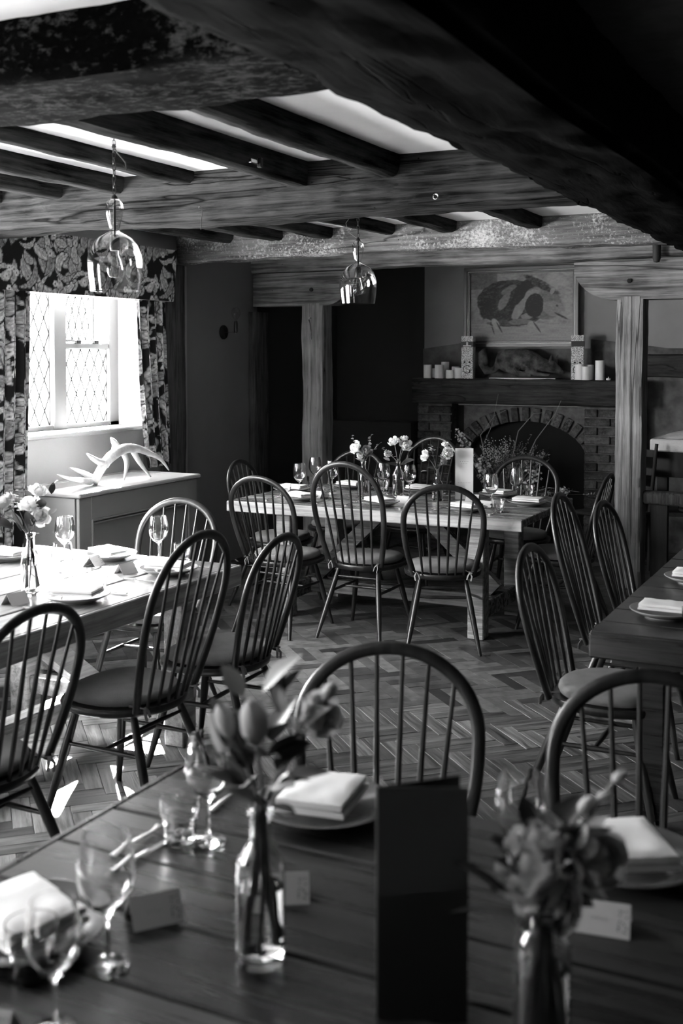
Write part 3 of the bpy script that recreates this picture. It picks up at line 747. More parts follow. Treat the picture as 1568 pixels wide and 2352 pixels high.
# ================================================================== GLASS PENDANTS
def pendant(label, x, y, ztop, zbot, zchain, wirex):
    t = thing('pendant_lamp', label, 'pendant lamp', (x, y, zbot))
    Hh = ztop - zbot; k_ = Hh / .332
    prof = [(.004, .332), (.018, .330), (.030, .315), (.033, .295), (.029, .270), (.021, .240), (.0165, .222), (.018, .214), (.035, .206), (.062, .190), (.082, .165), (.094, .135), (.099, .11), (.0985, .085), (.096, .05), (.091, .015), (.089, 0)]
    outer = [(r, z) for r, z in prof]; inner = [(max(r - .0022, .001), z) for r, z in prof[::-1]]
    full = outer + inner
    MB().lathe([(r * k_, z * k_) for r, z in full], 48).build('glass_shade', M['thin'], t, True)
    MB().tube([(0, 0, .335 * k_), (0, 0, .20 * k_)], .0045, 8).build('rod', M['iron'], t, True)
    MB().lathe([(0, .145), (.0165, .145), (.018, .15), (.018, .195), (.012, .203), (0, .203)], 16).build('lamp_holder', M['iron'], t, True)
    MB().lathe([(.012, .145), (.014, .13), (.022, .11), (.029, .085), (.029, .068), (.02, .052), (.001, .046)], 22).build('bulb', M['bulb'], t, True)
    MB().tube([(-.006, 0, .14), (-.014, 0, .09), (-.005, 0, .075), (0, 0, .095), (.005, 0, .075), (.014, 0, .09), (.006, 0, .14)], .001, 5).build('filament', M['chrome'], t)
    MB().lathe([(0, .33 * k_), (.013, .33 * k_), (.011, .34 * k_), (.005, .348 * k_), (0, .35 * k_)], 12).build('cap', M['iron'], t, True)
    # chain of links
    z = .348 * k_; zend = zchain - zbot; i = 0
    ring = MB(); P = [(.0065 * cos(a), 0, .0135 * sin(a)) for a in [2 * pi * q / 14 for q in range(15)]]; ring.tube(P, .0017, 6)
    rm = ring.mesh('chain_link', M['iron'], True)
    while z + .02 < zend:
        link('chain_link', rm, t, (0, 0, z + .0115), (0, 0, (i % 2) * pi / 2 + .2)); z += .0215; i += 1
    MB().tube([(0, 0, zend), (0, 0, zend - .02), (.008, 0, zend - .03), (0, 0, zend - .04), (-.008, 0, zend - .03), (0, 0, zend - .02)], .002, 6).build('ceiling_hook', M['iron'], t, True)
    MB().tube([(0, 0, zend - .03), (.012 * wirex, 0, zend - .05), (.05 * wirex, 0, zend - .09), (.055 * wirex, 0, zend - .12), (.045 * wirex, 0, zend - .10)] if wirex > 0 else
              [(0, 0, .36), (-.06, 0, .40), (-.075, 0, .45), (-.04, 0, .49), (0, 0, .52)], .0022, 6).build('flex', M['iron'], t, True)
    return t
pendant('nearer clear glass cloche pendant hanging on a chain before the window', -2.565, 3.335, 2.238, 1.906, 2.455, 1)
p2 = onx(822, 560, -2.72)
pendant('farther clear glass cloche pendant hanging over the far table', p2.x, p2.y, 2.305, 1.955, 2.50, -1)

# ================================================================== TABLES
def seam_planks(t, x0, x1, y0, y1, z, th, axis, cuts, mat, gap=.007, brd=None):
    """planks between consecutive cuts; axis = direction the planks run"""
    for a, b_ in zip(cuts[:-1], cuts[1:]):
        dz = rng.uniform(-.0012, .0008)
        mb = MB()
        if axis == 'x': mb.bb(x0, x1, a + gap / 2, b_ - gap / 2, z - th, z + dz, .004)
        else: mb.bb(a + gap / 2, b_ - gap / 2, y0, y1, z - th, z + dz, .004)
        o = mb.build('plank', M[mat], t); o.location = -t.location
def tpart(t, mb, name, mat, sm=False):
    o = mb.build(name, M[mat], t, sm); o.location = -t.location; return o
T = .75
# far table
ft = thing('dining_table', 'far plank-top farmhouse table in front of the fireplace', 'table', (-2.83, 6.6, 0))
FX0, FX1, FY0, FY1 = -3.80, -1.875, 6.07, 7.15
seam_planks(ft, FX0, FX1, 0, 0, T, .045, 'x', [FY0, FY0 + .20, FY0 + .41, FY0 + .62, FY0 + .84, FY1], 'table_x')
tpart(ft, MB().bb(FX0 - .001, FX1 + .001, FY0 - .018, FY0 - .001, T - .066, T - .001, .004), 'edge_board', 'table_edge')
tpart(ft, MB().bb(FX0 + .05, FX1 - .05, FY0 + .05, FY1 - .05, T - .066, T - .046), 'apron', 'table_x')
for lx in (-3.55, -2.26):
    for ly in (6.24, 6.92): tpart(ft, MB().bb(lx, lx + .10, ly, ly + .10, 0, T - .066, .006), 'leg', 'table_edge')
    tpart(ft, MB().bb(lx + .02, lx + .08, 6.34, 6.92, .10, .20, .005), 'rail', 'table_x')
tpart(ft, MB().bb(-3.47, -2.2, 6.56, 6.64, .11, .20, .005), 'stretcher', 'table_x')
for sx, xa, xb in ((1, -3.42, -2.98), (-1, -2.20, -2.66)):
    L_ = sqrt((xb - xa) ** 2 + .42 ** 2)
    tpart(ft, MB().box(((xa + xb) / 2, 6.6, .44), (L_, .07, .09), RY(-math.atan2(.42, (xb - xa)) if sx > 0 else math.atan2(.42, -(xb - xa)))), 'brace', 'table_x')
# left table
lt = thing('dining_table', 'sunlit plank-top table below the radiator cabinet window', 'table', (-3.18, 3.2, 0))
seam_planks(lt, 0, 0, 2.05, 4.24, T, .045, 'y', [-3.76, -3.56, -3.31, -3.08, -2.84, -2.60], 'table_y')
tpart(lt, MB().bb(-2.602, -2.585, 2.05, 4.24, T - .09, T - .001, .004), 'edge_board', 'table_y')
tpart(lt, MB().bb(-3.70, -2.66, 2.1, 4.18, T - .11, T - .046), 'apron', 'table_y')
for lx in (-3.66, -2.80):
    for ly in (2.3, 3.95): tpart(lt, MB().bb(lx, lx + .10, ly, ly + .10, 0, T - .09, .006), 'leg', 'table_y')
for ly in (2.32, 3.97): tpart(lt, MB().bb(-3.56, -2.8, ly, ly + .06, .12, .2, .004), 'rail', 'table_y')
tpart(lt, MB().bb(-3.24, -3.16, 2.38, 3.97, .12, .2, .004), 'stretcher', 'table_y')
for sy, ya, yb in ((1, 2.42, 2.95), (-1, 3.95, 3.42)):
    L_ = sqrt((yb - ya) ** 2 + .42 ** 2)
    tpart(lt, MB().box((-3.2, (ya + yb) / 2, .44), (.07, L_, .09), RX(math.atan2(.42, yb - ya) if sy > 0 else -math.atan2(.42, ya - yb))), 'brace', 'table_y')
# right table
rt_ = thing('dining_table', 'dark glossy plank-top table at the right edge with rounded corner', 'table', (-.4, 4.8, 0))
RX0, RX1 = -.92, .15
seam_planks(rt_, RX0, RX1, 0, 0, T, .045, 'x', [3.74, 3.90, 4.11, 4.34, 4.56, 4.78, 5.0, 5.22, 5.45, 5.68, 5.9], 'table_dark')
tpart(rt_, MB().bb(RX0, RX1, 3.722, 3.739, T - .088, T - .002, .008), 'edge_board', 'table_dark')
tpart(rt_, MB().bb(RX0, RX0 + .02, 3.74, 5.9, T - .088, T - .046, .004), 'edge_board', 'table_dark')
tpart(rt_, MB().bb(RX0 + .06, RX1 - .06, 3.8, 5.84, T - .12, T - .046), 'apron', 'table_dark')
for lx in (RX0 + .12, RX1 - .2):
    for ly in (3.95, 5.6): tpart(rt_, MB().bb(lx, lx + .09, ly, ly + .09, 0, T - .12, .006), 'leg', 'table_dark')
# near table
nt_ = thing('dining_table', 'nearest plank-top table filling the foreground, set with dark plates', 'table', (-.4, 1.5, 0))
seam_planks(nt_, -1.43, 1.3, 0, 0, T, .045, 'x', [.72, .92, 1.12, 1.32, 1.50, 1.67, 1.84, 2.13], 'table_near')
tpart(nt_, MB().bb(-1.449, -1.431, .72, 2.13, T - .06, T - .001, .004), 'edge_board', 'table_near')
tpart(nt_, MB().bb(-1.36, 1.23, .8, 2.06, T - .12, T - .046), 'apron', 'table_near')
for lx in (-1.30, 1.1):
    for ly in (.86, 1.9): tpart(nt_, MB().bb(lx, lx + .10, ly, ly + .10, 0, T - .12, .006), 'leg', 'table_near')

# ================================================================== CHAIRS
def bow_pts(H, n=40):
    zs = .435; pts = []
    for i in range(n + 1):
        a = pi * i / n           # 0 .. pi, left to right over the top
        s_ = -cos(a)
        # superellipse-like hoop: base half-width .165, belly .222
        t = i / n
        if t < .5: q = t * 2
        else: q = (1 - t) * 2
        # q: 0 at seat, 1 at crown
        zz = zs + (H - zs) * sin(q * pi / 2) ** 1.02 if q > 0 else zs
        hfrac = (zz - zs) / (H - zs)
        half = (.168 + .056 * min(1, hfrac / .62) ** .9) if hfrac < .62 else .224 * sqrt(max(0, 1 - ((hfrac - .62) / .38) ** 2.15)) ** 1.0
        pts.append((half * (-1 if t < .5 else 1), zz))
    return pts
def back_y(z, H): return -.172 - (z - .435) * tan(radians(15.5 if H > 1 else 14.5))
def hoop(H):
    # arc-length resample of the hoop outline
    raw = []
    zs = .435; zk = zs + (H - zs) * .60
    for i in range(9):
        t = i / 8; raw.append((-(.166 + .056 * sin(t * pi / 2)), zs + (zk - zs) * t))
    for i in range(1, 32):
        a = pi * i / 32; raw.append((-.222 * cos(a), zk + (H - zk) * sin(a) ** .92))
    for i in range(9):
        t = 1 - i / 8; raw.append(((.166 + .056 * sin(t * pi / 2)), zs + (zk - zs) * t))
    return raw
def hoop_z(x, H):
    zk = .435 + (H - .435) * .60; a = math.acos(max(-1, min(1, -x / .222))); return zk + (H - zk) * sin(a) ** .92
def seat_outline(w, d0, d1, n=48):
    P = []
    for i in range(n):
        a = 2 * pi * i / n; c_, s_ = cos(a), sin(a)
        e = .72 if s_ > 0 else .95
        x = w * (abs(c_) ** e) * (1 if c_ > 0 else -1) * (1 + .04 * s_); y = (d1 if s_ > 0 else d0) * (abs(s_) ** e) * (1 if s_ > 0 else -1)
        P.append((x, y))
    return P
def slab(outline, zs, insets):
    mb = MB(); n = len(outline); P = []
    for z, f in zip(zs, insets): P += [(x * f, y * f, z) for x, y in outline]
    F = [tuple(range(n))[::-1], tuple((len(zs) - 1) * n + i for i in range(n))]
    for k_ in range(len(zs) - 1):
        for i in range(n): j = (i + 1) % n; F.append((k_ * n + i, k_ * n + j, (k_ + 1) * n + j, (k_ + 1) * n + i))
    mb.add(P, F); return mb
def make_chair(H):
    t = thing('spindle_chair', 'x', 'chair')
    slab(seat_outline(.222, .215, .215), [.405, .412, .428, .436, .434], [.94, .985, 1, .985, .93]).build('seat', M['chair'], t, True)
    cu = MB(); out = seat_outline(.198, .175, .19, 48)
    zs = [.437, .440, .452, .466, .475, .480, .482]; ins = [.90, .97, 1.0, .985, .93, .8, .55]
    slab(out, zs, ins).build('cushion', M['cushion'], t, True)
    pts = [(x, back_y(z, H), z) for x, z in hoop(H)]
    MB().tube(pts, [(.0125, .0175)] * len(pts), 10, flat=(0, 1, .25)).build('bow', M['chair'], t, True)
    xs = [-.1625, -.0975, -.0325, .0325, .0975, .1625]
    for x in xs:
        xb = x * .70; zb = .43; yb = -.150 - .048 * (1 - (xb / .17) ** 2)
        zt2 = hoop_z(x, H) - .008
        p0 = Vector((xb, yb, zb)); p1 = Vector((x, back_y(zt2, H), zt2)); P = []
        R = []
        for i in range(7):
            q = i / 6; P.append(p0.lerp(p1, q)); R.append(.0058 + .0024 * sin(pi * min(1, q * 1.3)))
        MB().tube(P, R, 7).build('spindle', M['chair'], t, True)
    legs = {}
    for sx in (-1, 1):
        for sy in (-1, 1):
            top = Vector((sx * .125, sy * .125, .41)); bot = Vector((sx * .205, -.275 if sy < 0 else .215, 0)); legs[sx, sy] = (top, bot)
            P = [top.lerp(bot, q) for q in (0, .15, .4, .7, 1)]
            MB().tube(P, [.012, .0155, .0175, .015, .0105], 10).build('leg', M['chair'], t, True)
    L = lambda sx, sy, z: legs[sx, sy][0].lerp(legs[sx, sy][1], (.41 - z) / .41)
    mids = []
    for sx in (-1, 1):
        a, b_ = L(sx, -1, .27), L(sx, 1, .27); MB().tube([a, a.lerp(b_, .5), b_], [.007, .0105, .007], 8).build('stretcher', M['chair'], t, True)
        mids.append(a.lerp(b_, .5))
    MB().tube([mids[0], mids[0].lerp(mids[1], .5), mids[1]], [.007, .0105, .007], 8).build('stretcher', M['chair'], t, True)
    a, b_ = L(-1, -1, .355), L(1, -1, .355); MB().tube([a, a.lerp(b_, .5), b_], [.006, .009, .006], 8).build('stretcher', M['chair'], t, True)
    for sx in (-1, 1):
        x = sx * .15; y = -.172
        mb = MB()
        mb.tube([(x - .02, y + .03, .452), (x, y - .01, .446), (x + .012 * sx, y - .03, .45), (x + .02 * sx, y - .01, .455), (x - .005, y + .01, .45)], [(.002, .006)] * 5, 6)
        mb.tube([(x, y - .022, .45), (x + .01 * sx, y - .034, .43), (x + .004 * sx, y - .036, .405)], [(.0015, .006)] * 3, 6)
        mb.tube([(x, y - .022, .45), (x - .012 * sx, y - .03, .435), (x - .018 * sx, y - .033, .412)], [(.0015, .006)] * 3, 6)
        tag(mb.build('cushion_tie', M['tie'], t, True), 'pale ribbon tie knotted round the bow')
    return Proto(t)
HL, HT = .945, 1.045
low, tall = make_chair(HL), make_chair(HT)
def chair(tx, ty, rot, tallq, label, group):
    H = HT if tallq else HL; r = radians(rot); yt = back_y(H, H)
    ox, oy = tx - (-sin(r)) * yt, ty - cos(r) * yt
    (tall if tallq else low).put((ox, oy, 0), r, label, group)
GF, GL, GR, GN = 'spindle chairs round the far table', 'spindle chairs at the sunlit table', 'spindle chairs at the dark right-hand table', 'spindle chairs across the nearest table'
chair(-3.38, 5.72, -4, 0, 'low hoop-back chair with pale cushion, wall end of the far table front side', GF)
chair(-2.86, 5.80, 0, 1, 'tall hoop-back spindle chair at the middle of the far table near side', GF)
chair(-2.24, 5.80, 22, 0, 'low hoop-back chair with light cushion, squarely backed to the viewer, at the far table', GF)
chair(-4.02, 6.56, -86, 0, 'hoop-back chair at the end of the far table against the grey wall', GF)
chair(-3.62, 7.62, 180, 0, 'chair behind the far table, mostly hidden by the middle tall chair', GF)
chair(-3.12, 7.90, 176, 1, 'tall hoop-back chair behind the far table beside the standing white menu', GF)
chair(-2.35, 7.70, 186, 0, 'pale-edged hoop-back chair behind the far table in front of the hearth flowers', GF)
chair(-1.56, 6.81, 92, 0, 'chair at the fireplace-post end of the far table, leaning back side-on', GF)
chair(-2.20, 2.50, 88, 0, 'dark hoop-back chair at the sunlit table, nearest the viewer', GL)
chair(-2.18, 3.32, 88, 1, 'tall dark hoop-back chair at the sunlit table, between two lower chairs', GL)
chair(-2.20, 3.93, 92, 0, 'dark hoop-back chair at the far corner of the sunlit table', GL)
chair(-3.20, 4.68, 182, 0, 'hoop-back chair lit white by the window at the end of the sunlit table', GL)
chair(-1.25, 4.12, -90, 0, 'chair with striped light across its cushion, nearest at the dark table', GR)
chair(-1.36, 4.93, -88, 1, 'tall hoop-back chair in the middle of the dark table side', GR)
chair(-1.30, 5.50, -92, 0, 'low hoop-back chair farthest along the dark table, below the broad post', GR)
chair(-1.13, 2.56, 198, 0, 'hoop-back chair across the nearest table, its arch standing before the open parquet', GN)
chair(-.49, 2.60, 188, 0, 'hoop-back chair across the nearest table at the right edge of the picture', GN)

# ================================================================== TABLEWARE
def wine_glass():
    t = thing('wine_glass', 'x', 'wine glass')
    out = [(.001, .0), (.033, .0), (.034, .0025), (.020, .005), (.006, .010), (.0038, .02), (.0036, .07), (.0045, .080), (.012, .087), (.024, .098), (.034, .118), (.0385, .14), (.0375, .165), (.033, .19), (.0305, .205)]
    inn = [(.0292, .205), (.0318, .19), (.0362, .165), (.0371, .14), (.0325, .118), (.0225, .1), (.010, .0905), (.001, .089)]
    MB().lathe(out[:7], 28).build('foot', M['glass'], t, True)
    w_ = MB(); w_.lathe([(q * (1 + .16 * min(1, max(0, (z - .08) / .03))), z) for q, z in out[6:] + inn], 36); w_.build('bowl', M['glass'], t, True)
    return Proto(t)
def tumbler():
    t = thing('water_tumbler', 'x', 'tumbler')
    fl = lambda a, z: 1 + (.035 * abs(sin(5 * a)) if .004 < z < .046 else 0)
    out = [(.001, 0), (.026, 0), (.029, .004), (.0305, .02), (.0325, .046), (.0365, .052), (.0385, .058), (.0395, .086)]
    inn = [(.0375, .086), (.0362, .058), (.033, .05), (.029, .04), (.027, .014), (.001, .011)]
    MB().lathe(out[:6], 40, mod=fl).build('fluted_base', M['glass'], t, True)
    MB().lathe(out[5:] + inn, 40).build('rim', M['glass'], t, True)
    return Proto(t)
def plate(mat, R=.135):
    t = thing('plate', 'x', 'plate'); k_ = R / .135
    pr = [(.001, .0), (.075, .0), (.078, .006), (.10, .010), (.134, .026), (.135, .0285), (.130, .0285), (.10, .016), (.082, .012), (.001, .010)]
    MB().lathe([(r * k_, z) for r, z in pr], 48).build('plate_body', M[mat], t, True)
    MB().lathe([(.1285 * k_, .0286), (.132 * k_, .0298), (.135 * k_, .0286)], 48).build('rim', M[mat], t, True)
    return Proto(t)
def napkin(w=.11, l=.17, h=.022):
    t = thing('folded_napkin', 'x', 'napkin')
    def lay(z0, z1, fx, fy, dx):
        mb = MB(); n = 10
        def top(u, v):
            x = (u - .5) * w * fx + dx; y = (v - .5) * l * fy
            e = 1 - max(abs(u - .5), abs(v - .5)) ** 6 * 20
            return (x, y, z0 + (z1 - z0) * max(.15, min(1, e)) + .002 * nz(x * 40, y * 40, z0 * 50))
        mb.grid(top, 12, 16)
        nb = len(mb.v)
        mb.grid(lambda u, v: ((u - .5) * w * fx + dx, (v - .5) * l * fy, z0), 1, 1)
        # side skirts
        ring = [(i / 12, 0) for i in range(12)] + [(1, j / 16) for j in range(16)] + [(1 - i / 12, 1) for i in range(12)] + [(0, 1 - j / 16) for j in range(16)]
        P = [top(*r) for r in ring] + [((u - .5) * w * fx * 1.01 + dx, (v - .5) * l * fy * 1.01, z0) for u, v in ring]; m = len(ring)
        mb.add(P, [(i, i + m, (i + 1) % m + m, (i + 1) % m) for i in range(m)])
        return mb
    lay(0, h * .5, 1.04, 1.0, 0).build('lower_fold', M['linen'], t, True)
    lay(h * .5, h, 1.0, .99, -.002).build('upper_fold', M['linen'], t, True)
    return Proto(t)
def fork():
    t = thing('fork', 'x', 'fork')
    MB().tube([(0, -.10, .003), (0, -.04, .006), (0, .02, .004), (0, .045, .007)], [(.009, .0012), (.005, .0016), (.003, .0018), (.010, .0014)], 8, flat=(1, 0, 0)).build('handle', M['steel'], t, True)
    for i in range(4): x = -.009 + i * .006; MB().tube([(x, .042, .007), (x, .075, .004), (x, .095, .006)], [.0016, .0014, .0008], 5).build('tine', M['steel'], t, True)
    return Proto(t)
def knife():
    t = thing('table_knife', 'x', 'knife')
    MB().tube([(0, -.10, .004), (0, -.05, .005), (0, 0, .004)], [(.008, .003), (.007, .003), (.0045, .002)], 8, flat=(1, 0, 0)).build('handle', M['steel'], t, True)
    MB().prism([(-.005, 0), (.006, 0), (.009, .05), (.008, .10), (.002, .122), (-.004, .11)], .002, .0035).build('blade', M['steel'], t)
    return Proto(t)
def place_card():
    t = thing('place_card', 'x', 'place card')
    for s_ in (-1, 1):
        mb = MB(); a = radians(54)
        mb.box((s_ * .0155, 0, .0215), (.0525, .085, .0006), RY(s_ * a)); p = mb.build('card_leaf', M['card'], t)
    # printed sprig and a line of handwriting on the outer face
    sp = MB(); R = RY(radians(54)); r_ = random.Random(5)
    for i in range(16):
        c_ = R @ Vector((r_.uniform(-.015, .018), .030 + r_.uniform(-.008, .008), .0006)); sp.box((.0155 + c_.x, c_.y, .0215 + c_.z), (.0022, .0022, .0003), R @ RZ(i))
    sp.build('printed_sprig', M['ink'], t)
    ln = MB()
    for i in range(9):
        c_ = R @ Vector((r_.uniform(-.002, .002), -.018 + i * .003, .0006)); ln.box((.0155 + c_.x, c_.y, .0215 + c_.z), (.003, .0012, .0003), R @ RZ(.4 * (-1) ** i))
    ln.build('written_name', M['inkl'], t)
    return Proto(t)
WG, TB, PS, PC, NK, FK, KN, CD = wine_glass(), tumbler(), plate('stone', .14), plate('china', .125), napkin(), fork(), knife(), place_card()
def setting(tab, where, pos, rz, pp='c', card=None, cut=True, nrot=0.0, gl=None, tm=None, zoff=0.0):
    """plate + napkin (+ cutlery, card, glasses) at pos; rz = direction the diner faces"""
    x, y = pos; r = radians(rz); R = RZ(r); g_ = lambda k_: k_ + ' on the ' + tab
    (PC if pp == 'c' else PS).put((x, y, T + zoff), 0, f'plate {where}', g_('plates'))
    NK.put((x, y, T + .013 + zoff + .0165), r + radians(nrot), f'white napkin on the plate {where}', g_('napkins'))
    if cut:
        o = R @ Vector((-.185, 0, 0)); FK.put((x + o.x, y + o.y, T), r, f'fork beside the plate {where}', g_('forks'))
        o = R @ Vector((.175, 0, 0)); KN.put((x + o.x, y + o.y, T), r, f'knife beside the plate {where}', g_('knives'))
    if card: CD.put((card[0], card[1], T), radians(card[2]), f'tented place card {where}', g_('place cards'))
    if gl: WG.put((gl[0], gl[1], T + .001), 0, f'wine glass {where}', g_('wine glasses'))
    if tm: TB.put((tm[0], tm[1], T + .001), radians(17), f'fluted tumbler {where}', g_('tumblers'))
FT, LT_, RT_, NT = 'far table', 'sunlit table', 'dark table', 'nearest table'
setting(FT, 'before the low wall-end chair of the far table', (-3.40, 6.27), 0, 'c', (-3.36, 6.44, 86), gl=(-3.53, 6.52), tm=(-3.56, 6.38), nrot=70)
setting(FT, 'in front of the tall middle chair at the far table', (-2.84, 6.27), 0, 'c', (-2.76, 6.45, 84), gl=(-3.05, 6.80), tm=(-3.26, 6.40), nrot=60)
setting(FT, 'in front of the squarely backed chair at the far table', (-2.28, 6.27), 0, 'c', (-2.22, 6.46, 80), gl=(-2.185, 6.44), tm=(-2.09, 6.29), nrot=75)
setting(FT, 'at the grey-wall end of the far table', (-3.64, 6.62), -90, 'c', None, gl=(-3.64, 6.95), tm=(-3.60, 6.84), nrot=0)
setting(FT, 'across the far table from the tall chair', (-3.38, 6.98), 180, 'c', None, gl=(-3.42, 6.78), tm=(-3.20, 6.94), nrot=80)
setting(FT, 'behind the three flower bottles', (-2.86, 6.98), 180, 'c', None, gl=(-2.84, 6.74), tm=(-3.10, 6.92), nrot=80)
setting(FT, 'behind the standing white menu', (-2.32, 6.98), 180, 'c', (-2.40, 6.72, -90), gl=(-2.155, 6.84), tm=(-2.13, 7.03), nrot=70)
setting(FT, 'at the post end of the far table', (-2.03, 6.68), 90, 'c', None, nrot=0)
setting(LT_, 'at the far end of the sunlit table', (-3.20, 4.10), 180, 'c', (-2.925, 3.86, 170), gl=(-2.95, 4.13), tm=(-2.85, 4.17), nrot=75)
setting(LT_, 'at the dark-chair corner of the sunlit table', (-2.755, 3.93), 90, 'c', (-3.15, 3.93, 10), nrot=10)
setting(LT_, 'beside the tall dark chair at the sunlit table', (-2.76, 3.34), 90, 'c', (-2.93, 3.20, 172), gl=(-2.86, 3.38), tm=(-2.80, 3.52), nrot=15)
setting(LT_, 'on the wall side of the sunlit table', (-3.60, 3.88), -90, 'c', None, gl=(-3.31, 3.93), nrot=0)
setting(RT_, 'nearest the rounded corner of the dark table', (-.73, 4.06), -90, 'c', None, cut=False, tm=(-.60, 3.85), nrot=0)
setting(RT_, 'second along the edge of the dark table', (-.73, 4.72), -90, 'c', None, cut=False, nrot=0)
setting(RT_, 'farthest along the edge of the dark table', (-.77, 5.42), -90, 'c', None, cut=False, nrot=0)
NK_big = napkin(.135, .17, .03)
def big_setting(where, pos, rz, nrz):
    x, y = pos
    PS.put((x, y, T), 0, f'dark stoneware plate {where}', 'plates on the nearest table')
    NK_big.put((x, y, T + .030), radians(nrz), f'thick folded white napkin on the plate {where}', 'napkins on the nearest table')
big_setting('at the outer corner of the nearest table', (-1.24, 1.36), 90, 70)
big_setting('across the nearest table behind the flower bottle', (-1.03, 2.0), 180, math.degrees(math.atan2(-(onz(765, 1760, T) - onz(672, 1862, T)).x, (onz(765, 1760, T) - onz(672, 1862, T)).y)))
big_setting('across the nearest table behind the large roses', (-.43, 2.03), 180, 32)
def lay_cutlery(kind, a, b_, lab):
    p, q = onz(*a, T), onz(*b_, T); d = (q - p).normalized(); c_ = (p + q) / 2
    (FK if kind == 'f' else KN).put((c_.x, c_.y, T), math.atan2(-d.x, d.y), lab, 'cutlery on the nearest table')
lay_cutlery('f', (262, 1968), (402, 1880), 'fork lying beside the corner wine glass of the nearest table')
lay_cutlery('k', (262, 2006), (412, 1915), 'knife lying beside the fork near the corner wine glass')
lay_cutlery('k', (470, 1880), (590, 1780), 'knife whose blade points past the middle wine glass')
lay_cutlery('f', (790, 1900), (885, 1800), 'fork between the napkin and the tall dark menu')
lay_cutlery('k', (755, 1895), (850, 1795), 'knife between the napkin and the tall dark menu')
WG.put((-1.165, 1.785, T + .001), 0, 'blurred wine glass beside the fluted tumbler behind the flower bottle', 'wine glasses on the nearest table')
WG.put((-1.06, 1.345, T + .001), 0, 'blurred wine glass over the corner napkin of the nearest table', 'wine glasses on the nearest table')
_p = atd(122, 2065, 1.55); _o = WG.put((_p.x, _p.y, T + .001), 0, 'blurred wine glass closest to the lower picture corner', 'wine glasses on the nearest table'); _o.scale = (.88, .88, .88)
WG.put((-.575, 1.86, T + .001), 0, 'blurred wine glass rising behind the large roses', 'wine glasses on the nearest table')
TB.put((-1.215, 1.765, T + .001), 0, 'blurred fluted tumbler behind the flower bottle', 'tumblers on the nearest table')
_p = atd(72, 2110, 1.68); TB.put((_p.x, _p.y, T + .001), 0, 'blurred fluted tumbler at the lower picture corner', 'tumblers on the nearest table')
CD.put((-1.085, 1.50, T), radians(-38), 'blurred place card beside the flower bottle on the nearest table', 'place cards on the nearest table')
CD.put((-.415, 1.80, T), radians(-82), 'place card with printed sprig behind the large roses', 'place cards on the nearest table')
CD.put((-1.10, 1.13, T), radians(-75), 'place card cut by the bottom edge of the picture', 'place cards on the nearest table')
CD.put((-.93, 1.66, T), radians(-60), 'place card half hidden by the neck of the flower bottle', 'place cards on the nearest table')

# menus: two leaves standing in a V
def menu(label, loc, rz, w, h, mat, marks):
    t = thing('standing_menu', label, 'menu', loc, rz)
    MB().bb(0, w, -.001, .001, 0, h).build('front_leaf', M[mat], t)
    MB().box((0, 0, h / 2), (.0026, .0026, h)).build('spine', M['inkl'], t)
    R = RZ(radians(22)); c_ = R @ Vector((w / 2, 0, 0))
    MB().box((c_.x, c_.y, h / 2), (w, .002, h), R).build('back_leaf', M[mat], t)
    if marks:
        mk = MB(); r_ = random.Random(2)
        for (z, n, sp_) in ((h * .74, 5, .0115), (h * .70, 4, .0105), (h * .32, 8, .0105)):
            for i in range(n): mk.box((w / 2 + (i - (n - 1) / 2) * sp_, -.0013, z), (.0035, .0003, .0035), RY(r_.uniform(0, 1.5)))
        mk.build('faint_print', M['inkl'], t)
    return t
mp_ = onz(1042, 1147, T)
menu('tall white menu card standing open on the far table', (mp_.x + .0, mp_.y + .02, T), radians(24), .115, .325, 'card_white', True)
menu('tall dark menu standing open in the middle of the nearest table', (-.64, 1.405, T), radians(24), .127, .33, 'card_dark', False)

# ---------------------------------------------------------------- bottle vases
def bottle():
    t = thing('bottle_vase', 'x', 'vase')
    out = [(.001, 0), (.034, 0), (.037, .004), (.0375, .03), (.0375, .145), (.034, .162), (.024, .178), (.0165, .19), (.0155, .215), (.016, .228), (.0195, .231), (.0195, .238)]
    inn = [(.0165, .238), (.0135, .215), (.0145, .19), (.022, .176), (.032, .16), (.0352, .145), (.0352, .018), (.001, .012)]
    MB().lathe(out + inn, 40).build('bottle_glass', M['glass'], t, True)
    MB().lathe([(.001, .0125), (.0346, .0182), (.0346, .118), (.001, .118)], 32).build('water', M['water'], t, True)
    return Proto(t)
BV = bottle()
def petal_patch(mb, c, d, up, ln, wd, curl, seed):
    d = d.normalized(); s_ = d.cross(up).normalized(); u_ = s_.cross(d).normalized()
    def f(a, b_):
        w = wd * sin(pi * min(.96, b_ * .86 + .1)) ** .6; x = (a - .5) * 2 * w
        lift = curl * b_ * b_ + .25 * x * x / wd
        ruff = .06 * ln * nz(a * 4, b_ * 4, seed) * b_
        return Vector(c) + s_ * x + d * (ln * b_ * (1 - .12 * curl * 10 * b_)) + u_ * (lift + ruff)
    mb.grid(f, 5, 5)
